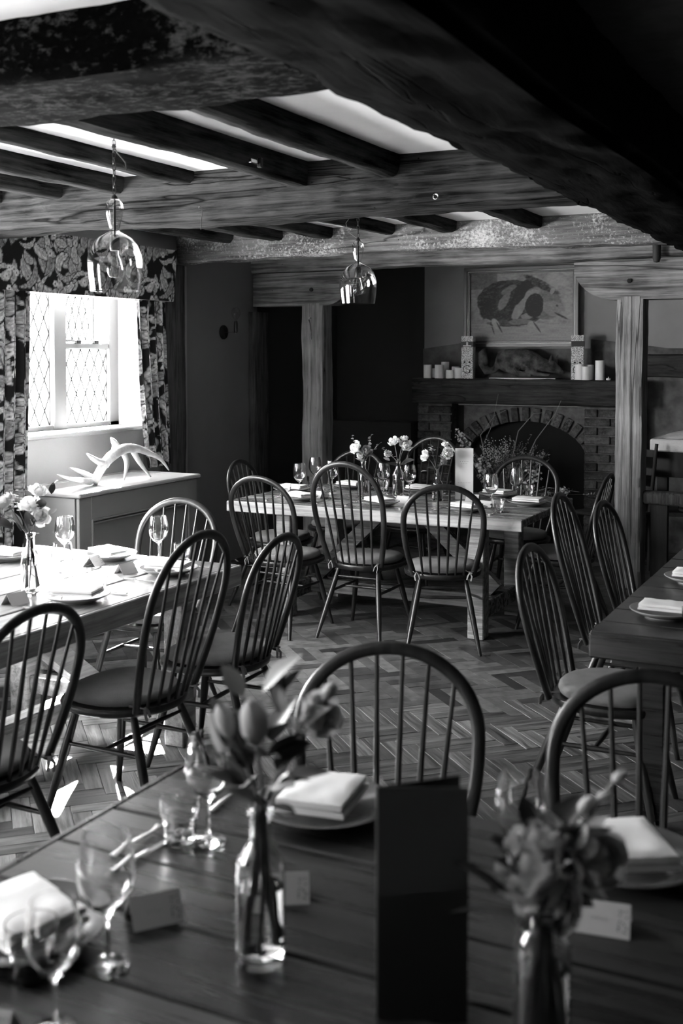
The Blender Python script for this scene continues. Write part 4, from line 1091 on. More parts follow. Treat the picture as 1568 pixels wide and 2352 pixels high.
def bloom_mesh(name, mat, R=1.0, seed=0, kind='rose'):
    """cupped petals wrapped round one another, outermost ones flaring"""
    r_ = random.Random(seed); mb = MB()
    rings = ((3, .34, 4, .10), (4, .50, 18, .12), (5, .68, 34, .16), (5, .86, 52, .30), (6, 1.0, 74, .45)) if kind == 'rose' else ((3, .34, 6, .0), (3, .42, 10, .05), (4, .50, 16, .10))
    sz = 1.0 if kind == 'rose' else 2.0
    for ri, (n, rad, top, flare) in enumerate(rings):
        for i in range(n):
            a0 = 2 * pi * i / n + ri * 1.1 + r_.uniform(-.2, .2); half = pi / n * 1.45; tp = radians(top + r_.uniform(-6, 10)); rr = rad * r_.uniform(.92, 1.06); sd_ = seed + i + ri * 7
            def f(u, v):
                edge = 1 - abs(2 * u - 1) ** 3 * .35
                th = pi - .15 - (pi - .15 - tp) * v * edge     # polar angle from the top
                a = a0 + (u - .5) * 2 * half * (.35 + .65 * sin(pi * min(1, v * .75 + .12)))
                q = rr * (1 + flare * max(0, v - .72) * 2.2 + .07 * nz(u * 4, v * 4, sd_) * v)
                return (q * sin(th) * cos(a), q * sin(th) * sin(a), q * cos(th) * sz * .85 + .1)
            mb.grid(f, 6, 7)
    for i in range(len(mb.v)): mb.v[i] = tuple(q * R for q in mb.v[i])
    return mb.mesh(name, M[mat], True)
ROSE, ROSE_G, BUD = bloom_mesh('bloom', 'petal', 1, 1), bloom_mesh('bloom', 'petal_g', 1, 2), bloom_mesh('bud', 'petal_g', 1, 3, 'bud')
def leaf_mesh(name, mat, round_=False):
    mb = MB()
    def f(a, b_):
        w = (.5 * sin(pi * b_) ** .5 if round_ else .26 * sin(pi * b_) ** .8 * (1.25 - .5 * b_)) ; x = (a - .5) * 2 * w
        return (x, b_, .25 * abs(x) - .18 * (b_ - .3) ** 2)
    mb.grid(f, 4, 8); return mb.mesh(name, M[mat], True)
LEAF, LEAFP, EUC = leaf_mesh('leaf', 'leaf'), leaf_mesh('leaf', 'leaf_l'), leaf_mesh('leaf', 'leaf_l', True)
def orient(d, roll=0.0): return (Vector(d).normalized().to_track_quat('Z', 'Y') @ Matrix.Rotation(roll, 4, 'Z').to_quaternion()).to_euler()
def orient_y(d, roll=0.0): return (Vector(d).normalized().to_track_quat('Y', 'Z') @ Matrix.Rotation(roll, 4, 'Y').to_quaternion()).to_euler()
def posy(label, base, items, stem_r=.0022, stems_in=5, seed=0, group=None):
    """base = foot of the vase; items: (kind, point, size, direction)"""
    t = thing('flower_posy', label, 'flowers', base, 0, group); b = Vector(base); r_ = random.Random(seed)
    neck = Vector((0, 0, .225))
    def put(me, name, p, s_, rot):
        o = link(name, me, t, p - b, rot); o.scale = (s_, s_, s_) if not hasattr(s_, '__len__') else s_; return o
    for kind, p, s_, d in items:
        p = Vector(p); rel = p - b; d = Vector(d)
        if kind in 'rgb':
            put({'r': ROSE, 'g': ROSE_G, 'b': BUD}[kind], 'bloom', p, s_, orient(d, r_.uniform(0, 6)))
            foot = Vector((r_.uniform(-.02, .02), r_.uniform(-.02, .02), .03)); nk = neck + Vector((r_.uniform(-.007, .007), r_.uniform(-.007, .007), 0))
            end = rel - d.normalized() * s_ * .3
            P = [foot, foot.lerp(nk, .6), nk, nk.lerp(end, .5) + Vector((0, 0, .01)), end]
            MB().tube(P, stem_r, 6).build('stem', M['stem'], t, True)
        elif kind in 'lp':
            put(LEAF if kind == 'l' else LEAFP, 'leaf', p, s_, orient_y(d, r_.uniform(-.6, .6)))
        elif kind == 'e':       # sprig of round leaves
            nk = neck; P = [nk, nk.lerp(rel, .5) + Vector((0, 0, .01)), rel]; MB().tube(P, .0013, 5).build('stem', M['stem'], t, True)
            for k_ in range(7):
                q = nk.lerp(rel, .35 + .65 * k_ / 6); a = k_ * 2.1
                put(EUC, 'leaf', q + b, s_ * (1.1 - .06 * k_), orient_y(Vector((cos(a), sin(a), .5)), r_.uniform(-1, 1)))
        elif kind == 'f':       # small flowerlets
            mb = MB()
            for k_ in range(26):
                q = Vector((r_.gauss(0, 1), r_.gauss(0, 1), r_.gauss(0, 1.3))) * s_ * .45
                for j in range(4):
                    a = j * 1.57 + k_; c_ = q + Vector((cos(a), sin(a), .3)) * s_ * .13; mb.box(c_, (s_ * .2, s_ * .13, s_ * .05), RZ(a))
            tag(mb.build('flowerlets', M['petal'], t, False, p - b), kind='stuff')
            MB().tube([neck, neck.lerp(rel, .5), rel], stem_r * .7, 5).build('stem', M['stem'], t, True)
    for k_ in range(stems_in):
        a = k_ * 1.3; MB().tube([(.024 * cos(a), .024 * sin(a), .03), (.012 * cos(a + .5), .012 * sin(a + .5), .15), (.006 * cos(a), .006 * sin(a), .25)], stem_r, 5).build('stem', M['stem'], t, True)
    return t
def P_(px, py, d): return atd(px, py, d)
# far table: three bottles
v1, v2, v3 = (-3.08, 6.55, T), (-2.885, 6.66, T), (-2.61, 6.65, T)
BV.put(v1, 0, 'clear bottle vase nearest the grey wall on the far table', 'bottle vases on the far table')
BV.put(v2, 0, 'clear bottle vase between its two fellows on the far table', 'bottle vases on the far table')
sv = BV.put(v3, 0, 'clear bottle vase just before the standing white menu', 'bottle vases on the far table'); sv.scale = (.95, .95, .72)
d1, d2, d3 = 7.25, 7.3, 7.15
fw = Vector((.44, -.9, .35))
posy('white rose and round-leaved sprigs in the far-table bottle nearest the wall', v1, [('r', P_(816, 1027, d1), .036, (-.4, -.7, .4)), ('g', P_(842, 1036, d1), .03, (.5, -.6, .3)),
     ('e', P_(808, 1002, d1), .022, fw), ('e', P_(852, 1000, d1), .024, fw), ('r', P_(826, 1046, d1), .018, fw), ('l', P_(840, 1052, d1), .07, (.5, 0, .5)), ('p', P_(834, 1060, d1), .06, (-.5, 0, .2)), ('e', P_(872, 1018, d1), .02, fw)], seed=1)
posy('two tall white roses and dark leaves in the middle far-table bottle', v2, [('r', P_(904, 1013, d2), .032, (-.1, -.6, .8)), ('r', P_(932, 1022, d2), .036, (.6, -.6, .5)), ('r', P_(928, 1006, d2), .022, (.1, -.2, 1)),
     ('l', P_(918, 1068, d2), .12, (.8, -.2, .35)), ('l', P_(925, 1072, d2), .11, (-.6, -.4, .2)), ('e', P_(878, 1030, d2), .026, fw), ('r', P_(890, 1042, d2), .02, fw), ('p', P_(895, 1058, d2), .05, (-.7, 0, .3)), ('l', P_(936, 1050, d2), .1, (.5, .2, .8))], seed=2)
b3_ = (v3[0], v3[1], T - .05)
posy('small white roses leaning apart in the bottle beside the white menu', b3_, [('r', P_(975, 1046, d3), .032, (-.6, -.6, .2)), ('r', P_(1028, 1040, d3), .032, (.5, -.7, .1)), ('r', P_(1022, 1020, d3), .02, (.1, -.3, .9)), ('g', P_(1018, 1060, d3), .02, (.6, -.5, .2)),
     ('f', P_(990, 1030, d3), .022, fw), ('f', P_(1016, 1048, d3), .018, fw), ('l', P_(1000, 1075, d3), .06, (.6, -.3, .3)), ('l', P_(1000, 1078, d3), .06, (-.7, -.3, .2)), ('p', P_(980, 1082, d3), .04, (-.6, -.3, 0)), ('l', P_(1010, 1070, d3), .08, (.8, 0, .1))], seed=3)
# sunlit table bottle
v4 = (-2.99, 3.35, T); d4 = 4.36
BV.put(v4, 0, 'clear bottle vase shining on the sunlit table', 'bottle vases')
posy('cream roses and broad dark leaves in the bottle on the sunlit table', v4, [('r', P_(68, 1156, d4), .036, (0, -.4, .9)), ('r', P_(93, 1186, d4), .034, (.8, -.5, -.1)), ('f', P_(34, 1150, d4), .03, fw), ('r', P_(88, 1126, d4), .03, (.3, 0, .9)), ('g', P_(10, 1150, d4), .034, (-.5, -.3, .6)),
     ('l', P_(60, 1225, d4), .12, (-1, -.2, .9)), ('l', P_(92, 1170, d4), .075, (.5, -.4, .6)), ('l', P_(30, 1215, d4), .13, (-.7, -.3, .35)), ('l', P_(118, 1135, d4), .05, (.2, 0, .9)), ('l', P_(120, 1115, d4), .045, (.7, -.2, .5)),
     ('l', P_(62, 1232, d4), .08, (.9, -.2, .3)), ('l', P_(70, 1210, d4), .09, (.3, -.5, .8)), ('p', P_(50, 1220, d4), .09, (-.3, -.3, 1)), ('p', P_(112, 1182, d4), .05, (.8, 0, .6)), ('l', P_(0, 1200, d4), .12, (-.3, -.3, 1))], seed=4)
# nearest table: middle bottle
v5 = (-.862, 1.465, T); d5 = 1.70
BV.put(v5, 0, 'large blurred bottle vase in the middle of the nearest table', 'bottle vases on the nearest table')
posy('blurred closed buds and dark leaves in the bottle before the tall dark menu', v5, [('b', P_(584, 1665, d5 - .05), .04, (0, -.1, 1)), ('b', P_(520, 1660, d5 - .02), .03, (-.4, 0, 1)), ('g', P_(735, 1640, d5 + .03), .03, (.8, -.3, .5)), ('b', P_(755, 1590, d5 + .03), .02, (.6, 0, .8)),
     ('p', P_(600, 1590, d5), .085, (.62, .3, .75)), ('p', P_(528, 1720, d5), .085, (-.3, -.1, 1)), ('p', P_(512, 1740, d5), .08, (-.1, -.2, 1)), ('p', P_(545, 1725, d5), .075, (.15, -.2, 1)), ('l', P_(640, 1640, d5), .065, (.05, .1, 1)), ('l', P_(650, 1590, d5), .05, (.5, .1, .8)),
     ('p', P_(560, 1600, d5), .06, (-.6, 0, .7)), ('f', P_(668, 1670, d5), .02, fw), ('p', P_(700, 1665, d5), .05, (.8, .2, .7)), ('l', P_(610, 1850, d5), .07, (-1, -.2, .35)), ('l', P_(610, 1850, d5), .06, (1, -.2, .1))]
     + [('l', P_(600 + 40 * cos(k_ * 2.4), 1800 - 32 * (k_ % 4), d5 + .015 * sin(k_ * 1.7)), .06 + .012 * (k_ % 3), (cos(k_ * 2.4), .7 * sin(k_ * 1.9), .35 + .5 * (k_ % 2))) for k_ in range(20)], stem_r=.003, stems_in=8, seed=5)
# nearest table: bottle with large roses
v6 = onz(1243, 2420, T); v6 = (v6.x, v6.y, T); d6 = (Vector((v6[0], v6[1], T + .3)) - CAM).dot(FW)
BV.put(v6, 0, 'blurred bottle vase cut by the bottom edge in front of the dark menu', 'bottle vases on the nearest table')
posy('big blurred garden roses on the nearest table beside the tall menu', v6, [('g', P_(1225, 1975, d6), .047, (-.5, -.4, .6)), ('g', P_(1255, 2060, d6), .042, (.0, -.9, -.1)), ('g', P_(1235, 1925, d6), .03, (-.1, 0, 1)), ('g', P_(1375, 1965, d6), .04, (.8, -.3, .2)), ('g', P_(1300, 1915, d6 + .02), .026, (.2, 0, 1)),
     ('b', P_(1345, 1850, d6), .018, (.8, 0, .9)), ('b', P_(1420, 1785, d6), .014, (.8, 0, .9)), ('b', P_(1385, 1830, d6), .014, (.8, 0, .7)), ('l', P_(1200, 2080, d6), .11, (-1, 0, .5)), ('l', P_(1200, 2110, d6), .10, (-1, -.1, 0)), ('p', P_(1180, 2050, d6), .06, (-1, 0, .6)),
     ('g', P_(1215, 2020, d6), .03, (-.9, -.4, .1)), ('l', P_(1215, 1990, d6 + .03), .07, (-.9, .2, .4))]
     + [('l', P_(1255 + 45 * cos(k_ * 2.4), 2050 - 40 * (k_ % 4), d6 + .02 + .012 * sin(k_ * 1.7)), .055 + .01 * (k_ % 3), (cos(k_ * 2.4), .7 * sin(k_ * 1.9), .2 + .5 * (k_ % 2))) for k_ in range(18)], stem_r=.003, stems_in=7, seed=6)

# ================================================================== FIREPLACE
fp = thing('fireplace', 'brick fireplace with arched opening and heavy timber mantel', 'fireplace', (-3.0, 9.5, 0))
def fpart(mb, name, mat, sm=False):
    o = mb.build(name, M[mat], fp, sm); o.location = (3.0, -9.5, 0); return o
YF = 9.5
xl, xr = -3.92, -1.95
xo0, xo1 = ony(1036, 1000, YF).x, ony(1342, 1000, YF).x     # recess sides
fpart(beam_mb('x', xl - .0, xr, YF - .15, YF + .18, 1.235, 1.455, .012, .012, 80, 6, seed=71, wane=.015), 'mantel_beam', 'mantel', True)
fpart(MB().bb(xl, xo0, YF + .01, YF + .18, 0, 1.24), 'mortar_bed', 'mortar'); fpart(MB().bb(xo1, xr, YF + .01, YF + .18, 0, 1.24), 'mortar_bed', 'mortar')
def bricks(x0, x1, z0, z1, Y, par, L_=.215, H_=.065, j=.011):
    z = z0; row = 0; n = 0
    me = [MB().box((0, 0, 0), (w, .03, H_), None, .006).mesh('brick', M['brick']) for w in (L_,)]
    while z + H_ <= z1 + .01:
        x = x0 - (row % 2) * (L_ / 2)
        while x < x1:
            a, b_ = max(x, x0), min(x + L_, x1)
            if b_ - a > .03:
                o = link('brick', me[0], par, ((a + b_) / 2 + 3.0, Y - 9.5 + rng.uniform(-.005, .004), z + H_ / 2)); o.scale = ((b_ - a) / L_, 1, 1); n += 1
            x += L_ + j
        z += H_ + j; row += 1
    return n
bricks(xl, xo0, .0, 1.22, YF, fp); bricks(xo1, xr, .0, 1.22, YF, fp)
# recessed arch panel
xa0, xa1 = xo0 + .09, xo1
YA = YF + .07
acx, arx = (xa0 + xa1) / 2 + .02, (xa1 - xa0) / 2 - .0
zs_, zt2 = .70, 1.085
def arch_z(x):
    q = (x - acx) / (arx); return zs_ + (zt2 - zs_) * sqrt(max(0, 1 - min(1, abs(q)) ** 2.1))
mb = MB(); N_ = 30; P = []; xs = [xa0 + (xa1 - xa0) * i / N_ for i in range(N_ + 1)]
for x in xs: P += [(x, YA + .012, arch_z(x)), (x, YA + .012, 1.24), (x, YA + .105, arch_z(x)), (x, YA + .105, 1.24)]
F = []
for i in range(N_):
    a = i * 4; F += [(a, a + 1, a + 5, a + 4), (a, a + 4, a + 6, a + 2)]
mb.add(P, F); fpart(mb, 'arch_infill', 'mortar')
fpart(MB().bb(xo0, xa0 + .01, YF + .13, YF + .18, 0, 1.24), 'recess_cheek', 'soot')
# voussoirs round the arch
n_v = 19
for i in range(n_v):
    th = pi * (i + .5) / n_v; x = acx - arx * cos(th); z = zs_ + (zt2 - zs_) * sin(th) ** .95
    nx, nzv = -cos(th) / arx, sin(th) / (zt2 - zs_); l = sqrt(nx * nx + nzv * nzv); nx, nzv = nx / l, nzv / l
    ang = math.atan2(nx, nzv)
    o = MB().box((x + nx * .06 + 3.0, YA - 9.5, z + nzv * .06), (.062, .03, .12), RY(ang), .005).build('arch_brick', M['brick'], fp)
fpart(MB().bb(xo0 + .05, xo1, YF + .04, YF + .07, 1.215, 1.235, .003), 'iron_lintel', 'chrome')
fpart(MB().bb(xo0, xo1, 9.675, 9.682, 0, 1.2), 'firebox_back', 'soot'); fpart(MB().bb(xo0 + .03, xo1 - .02, YF - .1, 9.675, .0, .03), 'hearth_slab', 'soot')

# painting above the mantel
px0, px1 = ony(1065, 700, 9.64).x, ony(1328, 700, 9.64).x
zb_, ztp = ony(1200, 797, 9.64).z, 2.44
pa = thing('oil_painting', 'old framed painting of a huge dark animal above the mantel', 'painting', ((px0 + px1) / 2, 9.68, zb_))
def canvas_val(u, v):
    """tones of the old painting, u 0..1 left to right, v 0..1 bottom to top"""
    x, y = 263 * u, 197 - 179 * v          # painter's grid, 263 wide
    n2 = nz(u * 26, v * 34, 5.0); n1 = nz(u * 9, v * 12, 2.0)
    c_ = .20 + .05 * n1 + .05 * n2
    if y < 60 and x < 70: c_ *= .55
    if y > 150: c_ = .21 + .04 * nz(u * 8, v * 50, 1)
    acc = [c_]
    def ell(cx, cy, rx, ry, rot, val, rag=.5, soft=.35):
        dx, dy = x - cx, y - cy; a, b_ = dx * cos(rot) + dy * sin(rot), -dx * sin(rot) + dy * cos(rot)
        e = (a / rx) ** 2 + (b_ / ry) ** 2 + rag * (nz(u * 12, v * 10, cx * .9) + .5 * nz(u * 34, v * 30, cy))
        w = max(0, min(1, (1 - e) / soft)); acc[0] += (val + .03 * n2 + .02 * n1 - acc[0]) * w
    ell(110, 97, 94, 61, .06, .045, .06, .06); ell(185, 98, 52, 44, .35, .13, .15, .15); ell(214, 114, 30, 20, .25, .17, .2, .2)
    ell(238, 128, 12, 9, .6, .20, .1, .3); ell(88, 92, 11, 30, .55, .15); ell(100, 62, 26, 8, -.5, .13); ell(66, 60, 30, 5, -.5, .07)
    ell(128, 112, 13, 38, .5, .20); ell(150, 130, 20, 9, -.2, .18); ell(158, 74, 30, 12, -.5, .19); ell(165, 104, 24, 32, .1, .022, .2, .15)
    ell(131, 70, 14, 50, .55, .022, .3, .3); ell(185, 52, 56, 11, .52, .05, .2, .3); ell(45, 100, 22, 40, .2, .03); ell(50, 75, 30, 14, -.6, .035)
    ell(210, 68, 6, 10, .5, .2, .2, .4); ell(222, 106, 4, 3, .2, .05, .1, .6); ell(232, 132, 22, 3, .5, .06, .2, .6); ell(100, 150, 60, 9, 0, .06); ell(130, 146, 34, 8, 0, .13)
    ell(66, 150, 9, 17, -.5, .25, .15); ell(158, 160, 13, 17, .2, .23, .2); ell(76, 160, 2.5, 18, -.5, .06, 0); ell(172, 160, 2.5, 20, -.6, .06, 0); ell(60, 168, 2, 12, -.3, .07, 0)
    ell(95, 12, 45, 8, 0, .27, .3); ell(215, 40, 30, 26, 0, .25, .8, .8); ell(247, 90, 12, 26, 0, .22, .9, .8)
    c_ = acc[0] + .035 * nz(u * 60, v * 90, 3)
    return max(.008, c_ * 1.9 - .055)
mb = MB(); cols = []; nu, nv = 190, 140
ww, hh = px1 - px0, ztp - zb_
for j in range(nv + 1):
    for i in range(nu + 1):
        u, v = i / nu, j / nv; mb.v.append((-ww / 2 + .05 + (ww - .1) * u, -.004, .05 + (hh - .1) * v)); cols.append(canvas_val(u, v))
mb.f = [(j * (nu + 1) + i, j * (nu + 1) + i + 1, (j + 1) * (nu + 1) + i + 1, (j + 1) * (nu + 1) + i) for j in range(nv) for i in range(nu)]
mb.cols = cols; mb.build('canvas', M['canvas'], pa)
for (nm, inset, wd_, dp, mt) in (('frame_moulding', 0, .03, .045, 'gilt'), ('frame_slip', .03, .008, .03, 'gilt_l'), ('inner_moulding', .038, .016, .022, 'gilt')):
    mb = MB(); a, b_, c_, d_ = -ww / 2 + inset, ww / 2 - inset, inset, hh - inset
    mb.bb(a, a + wd_, -dp, 0, c_, d_, .003).bb(b_ - wd_, b_, -dp, 0, c_, d_, .003).bb(a, b_, -dp, 0, c_, c_ + wd_, .003).bb(a, b_, -dp, 0, d_ - wd_, d_, .003); mb.build(nm, M[mt], pa)
# speckled bottle cartons
def carton(label, x, y, rz, full_t):
    t = thing('bottle_carton', label, 'box', (x, y, 1.455), rz); h = .375; w = .105
    MB().bb(-w / 2, w / 2, -w / 2, w / 2, 0, h, .004).build('carton_body', M['carton'], t)
    MB().bb(-w / 2 - .001, w / 2 + .001, -w / 2 - .001, w / 2 + .001, h - .095, h - .048).build('label_band', M['band'], t)
    f_ = -w / 2 - .0022
    if full_t:
        mb = MB(); mb.bb(-.036, .036, f_ - .001, f_ + .001, h - .091, h - .081).bb(-.008, .008, f_ - .001, f_ + .001, h - .091, h - .055); mb.build('inverted_letter_t', M['white'], t)
    f2 = -w / 2 - .0008
    for sx in (-.022, .022):
        MB().lathe([(0, -.0006), (.0095, -.0006), (.0095, .0006), (0, .0006)], 14).build('printed_dot', M['ink'], t, False, (sx, f2, .145), (pi / 2, 0, 0))
    P = []; R_ = []
    for i in range(25):
        a = radians(38 + i * 12.2); P.append((.034 * cos(a) - .0, f2, .082 + .034 * sin(a))); R_.append((.0042 - .0022 * abs(cos(a - pi)) ** .01 * (1 if i < 4 or i > 21 else 0), .0008))
    mb = MB(); mb.tube(P, [(.0008, .0035)] * 25, 6, flat=(0, 1, 0)); mb.bb(.018, .028, f2 - .0008, f2 + .0008, .05, .08).bb(.010, .036, f2 - .0008, f2 + .0008, .077, .081)
    mb.build('letter_g', M['ink'], t)
pc1, pc2 = ony(1075, 868, 9.47), ony(1326, 866, 9.47)
carton('tall speckled carton with letter G beside the cluster of small candles', pc1.x, 9.47, radians(8), True)
carton('tall speckled carton partly hidden by candles near the broad post', pc2.x, 9.47, radians(12), False)
# candles: (px centre, top y px, radius px, Y)
def candle(label, px, pyt, rp, Y, gr_):
    b = ony(px, 869, Y); dd = (b - CAM).dot(FW); r = rp * dd / FPX; zt3 = ony(px, pyt, Y).z; h = zt3 - 1.455
    t = thing('pillar_candle', label, 'candle', (b.x, Y, 1.455), 0, gr_)
    MB().lathe([(0, 0), (r, 0), (r * 1.01, h * .5), (r, h - .004), (r * .97, h), (r * .86, h - .002), (r * .78, h - .014), (0, h - .018)], 26).build('wax_body', M['wax'], t, True)
    MB().tube([(0, 0, h - .018), (.001, 0, h - .006), (.003, 0, h + .002)], .0014, 5).build('wick', M['wick'], t)
g1_, g2_ = 'candles at the alcove end of the mantel', 'candles at the post end of the mantel'
for i, (px, pyt, rp, Y, lab) in enumerate(((982, 838, 9.5, 9.46, 'pillar candle farthest toward the alcove on the mantel'), (997, 846, 6, 9.52, 'narrow short candle tucked between two taller ones'), (1008, 838, 10, 9.44, 'medium pillar candle second from the alcove end'),
        (1022, 831, 9, 9.55, 'tallest pillar candle at the back of the alcove-end cluster'), (1033, 850, 9.5, 9.45, 'short pillar candle in front of the tallest one'), (1046, 842, 9, 9.56, 'pillar candle half hidden behind the one touching the carton'), (1053, 845, 9.5, 9.45, 'short pillar candle touching the lettered carton'))):
    candle(lab, px, pyt, rp, Y, g1_)
for (px, pyt, rp, Y, lab) in ((1330, 837, 10, 9.42, 'pillar candle in front of the second carton'), (1345, 842, 10, 9.37, 'shorter pillar candle overlapping the one before the second carton'), (1354, 838, 9, 9.5, 'shaded pillar candle behind the overlapping pair'), (1377, 828, 10.5, 9.42, 'tall lone pillar candle near the post')):
    candle(lab, px, pyt, rp, Y, g2_)
b = ony(1397, 869, 9.42); tl = thing('tealight', 'tiny tealight beside the tall lone candle', 'candle', (b.x, 9.42, 1.455))
MB().lathe([(0, 0), (.018, 0), (.019, .014), (.017, .015), (0, .013)], 18).build('cup', M['wax'], tl, True)
MB().tube([(0, 0, .013), (0, 0, .028)], .003, 6).build('wick', M['wax'], tl)

# stuffed fox
fx = thing('stuffed_fox', 'stuffed sleeping fox lying along the mantel beneath the painting', 'taxidermy fox', (-2.95, 9.52, 1.47))
fo = MB()
def FP(px, py, dy=0.0): p = ony(px, py, 9.52 + dy); return (p.x + 2.95, dy, p.z - 1.47)
fo.tube([FP(1140, 838), FP(1150, 832), FP(1165, 830), FP(1185, 826), FP(1205, 826), FP(1225, 832), FP(1240, 837), FP(1255, 840), FP(1268, 843), FP(1280, 849), FP(1290, 855), FP(1297, 858)],
        [.03, .085, .105, .095, .10, .085, .065, .055, .052, .035, .018, .008], 18)
fo.tube([FP(1170, 845, -.05), FP(1190, 858, -.08), FP(1220, 862, -.08)], [.05, .03, .014], 10)
fo.tube([FP(1210, 848, -.05), FP(1235, 860, -.06), FP(1262, 862, -.06)], [.04, .02, .012], 10)
fo.tube([FP(1150, 830, .02), FP(1135, 850, .0), FP(1118, 852, -.02), FP(1110, 835, -.02), FP(1108, 812, 0), FP(1112, 800, 0)], [.04, .03, .038, .045, .04, .01], 12)
for (px, dy) in ((1262, -.035), (1276, .03)):
    fo.tube([FP(px, 838, dy), FP(px + 2, 824, dy), FP(px + 6, 808, dy)], [(.022, .01), (.015, .006), (.002, .002)], 8)
o = fo.build('fox_body', M['fur'], fx, True)
md = o.modifiers.new('Remesh', 'REMESH'); md.mode = 'VOXEL'; md.voxel_size = .008; md.use_smooth_shade = True
eb = MB(); eb.lathe([(0, -.005), (.005, 0), (0, .005)], 10); eb.build('eye', M['iron'], fx, True, FP(1272, 842, -.045))
bs = thing('display_board', 'thin pale-edged board under the stuffed fox', 'board', (-2.95, 9.47, 1.456))
xa, xb = ony(1123, 866, 9.4).x + 2.95, ony(1275, 866, 9.4).x + 2.95
MB().bb(xa, xb, -.07, .12, 0, .011, .002).build('board_top', M['dark_timber'], bs); MB().bb(xa, xb, -.073, -.07, 0, .010).build('edge_strip', M['white'], bs)

# ------------------------------------------------------------------ dried flower display in the hearth
hb = Vector((-2.95, 9.05, .0)); hf = thing('hearth_flower_display', 'large arrangement of twigs, berries and blossom standing before the hearth', 'flower arrangement', hb)
MB().lathe([(.001, 0), (.10, 0), (.11, .02), (.13, .18), (.15, .34), (.16, .36), (.145, .36), (.12, .2), (.001, .18)], 28).build('urn', M['stone'], hf, True)
r_ = random.Random(11)
def twig(pts, r0=.005):
    P = [ony(px, py, Y) - hb for px, py, Y in pts]; MB().tube(P, [r0 * (1 - .7 * i / (len(P) - 1)) for i in range(len(P))], 5).build('twig', M['twig'], hf, True)
twig([(1150, 1120, 9.05), (1106, 1030, 9.1), (1130, 975, 9.12), (1144, 905, 9.15)]); twig([(1180, 1120, 9.05), (1230, 1010, 9.0), (1275, 950, 8.95), (1288, 920, 8.9)])
twig([(1160, 1120, 9.05), (1190, 990, 9.0), (1225, 950, 8.95), (1245, 948, 8.93)]); twig([(1130, 1120, 9.05), (1103, 1000, 9.1), (1135, 955, 9.12), (1175, 935, 9.15)])
twig([(1140, 1120, 9.0), (1090, 1070, 9.0), (1062, 1000, 9.0)]); twig([(1180, 1130, 9.0), (1230, 1080, 9.0), (1252, 1040, 9.0)]); twig([(1190, 1140, 9.0), (1260, 1120, 8.95), (1330, 1130, 8.9)])
def rhomb(mb, p, d, up, ln, wd):
    d = d.normalized(); sd_ = d.cross(up)
    sd_ = sd_.normalized() if sd_.length > 1e-4 else Vector((1, 0, 0)); n_ = sd_.cross(d)
    mb.add([p, p + d * ln * .45 + sd_ * wd + n_ * wd * .3, p + d * ln, p + d * ln * .45 - sd_ * wd + n_ * wd * .3, p + d * ln * .5], [(0, 1, 4), (1, 2, 4), (2, 3, 4), (3, 0, 4)])
def rv(): return Vector((r_.gauss(0, 1), r_.gauss(0, 1), r_.gauss(0, 1))).normalized()
URN = Vector((0, 0, .36))
def spray(mat, cx, cy, Y, sx, sy, n, ln, per=9, kind='leaf', frac=.45):
    """thin stems rising from the urn, each dressed with leaves or five-petalled flowerlets"""
    st, lv = MB(), MB()
    for i in range(n):
        e = ony(cx + r_.gauss(0, sx), cy + r_.gauss(0, sy), Y + r_.gauss(0, .07)) - hb
        b0 = URN + Vector((r_.uniform(-.08, .08), r_.uniform(-.08, .08), 0)); m_ = b0.lerp(e, .55) + Vector((0, 0, .05)) + rv() * .02
        st.tube([b0, m_, e], [.0016, .0012, .0006], 3, cap=False)
        for k_ in range(per):
            q = m_.lerp(e, 1 - frac * 2 * (k_ / per)) + rv() * .004; d = (rv() + (e - b0).normalized() * .8).normalized()
            if kind == 'leaf': rhomb(lv, q, d, rv(), ln * r_.uniform(.6, 1.2), ln * .24)
            elif kind == 'berry':
                c_ = q + d * ln; lv.tube([c_ - d * ln * .25, c_, c_ + d * ln * .25], [ln * .12, ln * .26, ln * .1], 5)
            else:
                c_ = q + d * ln * .6; a, b_ = d.orthogonal().normalized(), d.cross(d.orthogonal().normalized())
                for j_ in range(5):
                    t_ = j_ * 1.2566; rhomb(lv, c_, (a * cos(t_) + b_ * sin(t_) + d * .45), d, ln * .6, ln * .22)
    o = st.build('fine_stems', M['twig'], hf); o['kind'] = 'stuff'
    o = lv.build({'leaf': 'leaf_spray', 'berry': 'berries', 'flower': 'blossom'}[kind], M[mat], hf, True); o['kind'] = 'stuff'
spray('leaf_l', 1175, 1062, 9.05, 34, 26, 60, .022, 12, 'leaf'); spray('leaf', 1175, 1085, 9.1, 44, 26, 60, .035, 12, 'leaf')
spray('petal', 1135, 1030, 9.05, 20, 14, 34, .016, 9, 'berry', .3); spray('leaf_l', 1190, 1040, 9.05, 26, 18, 30, .014, 10, 'berry', .3)
spray('petal', 1104, 1075, 8.95, 9, 16, 14, .026, 6, 'flower', .12); spray('petal', 1068, 1030, 9.0, 9, 12, 10, .024, 6, 'flower', .14)
spray('petal', 1056, 998, 9.0, 6, 7, 7, .022, 5, 'flower', .12); spray('petal', 1222, 1095, 8.95, 18, 16, 14, .026, 5, 'flower', .12)
spray('leaf_l', 1232, 1042, 9.0, 18, 10, 18, .024, 9, 'leaf', .3); spray('petal', 1285, 1130, 8.9, 20, 7, 7, .03, 4, 'flower', .1); spray('leaf_l', 1285, 1132, 8.9, 24, 8, 12, .026, 7, 'leaf', .2)

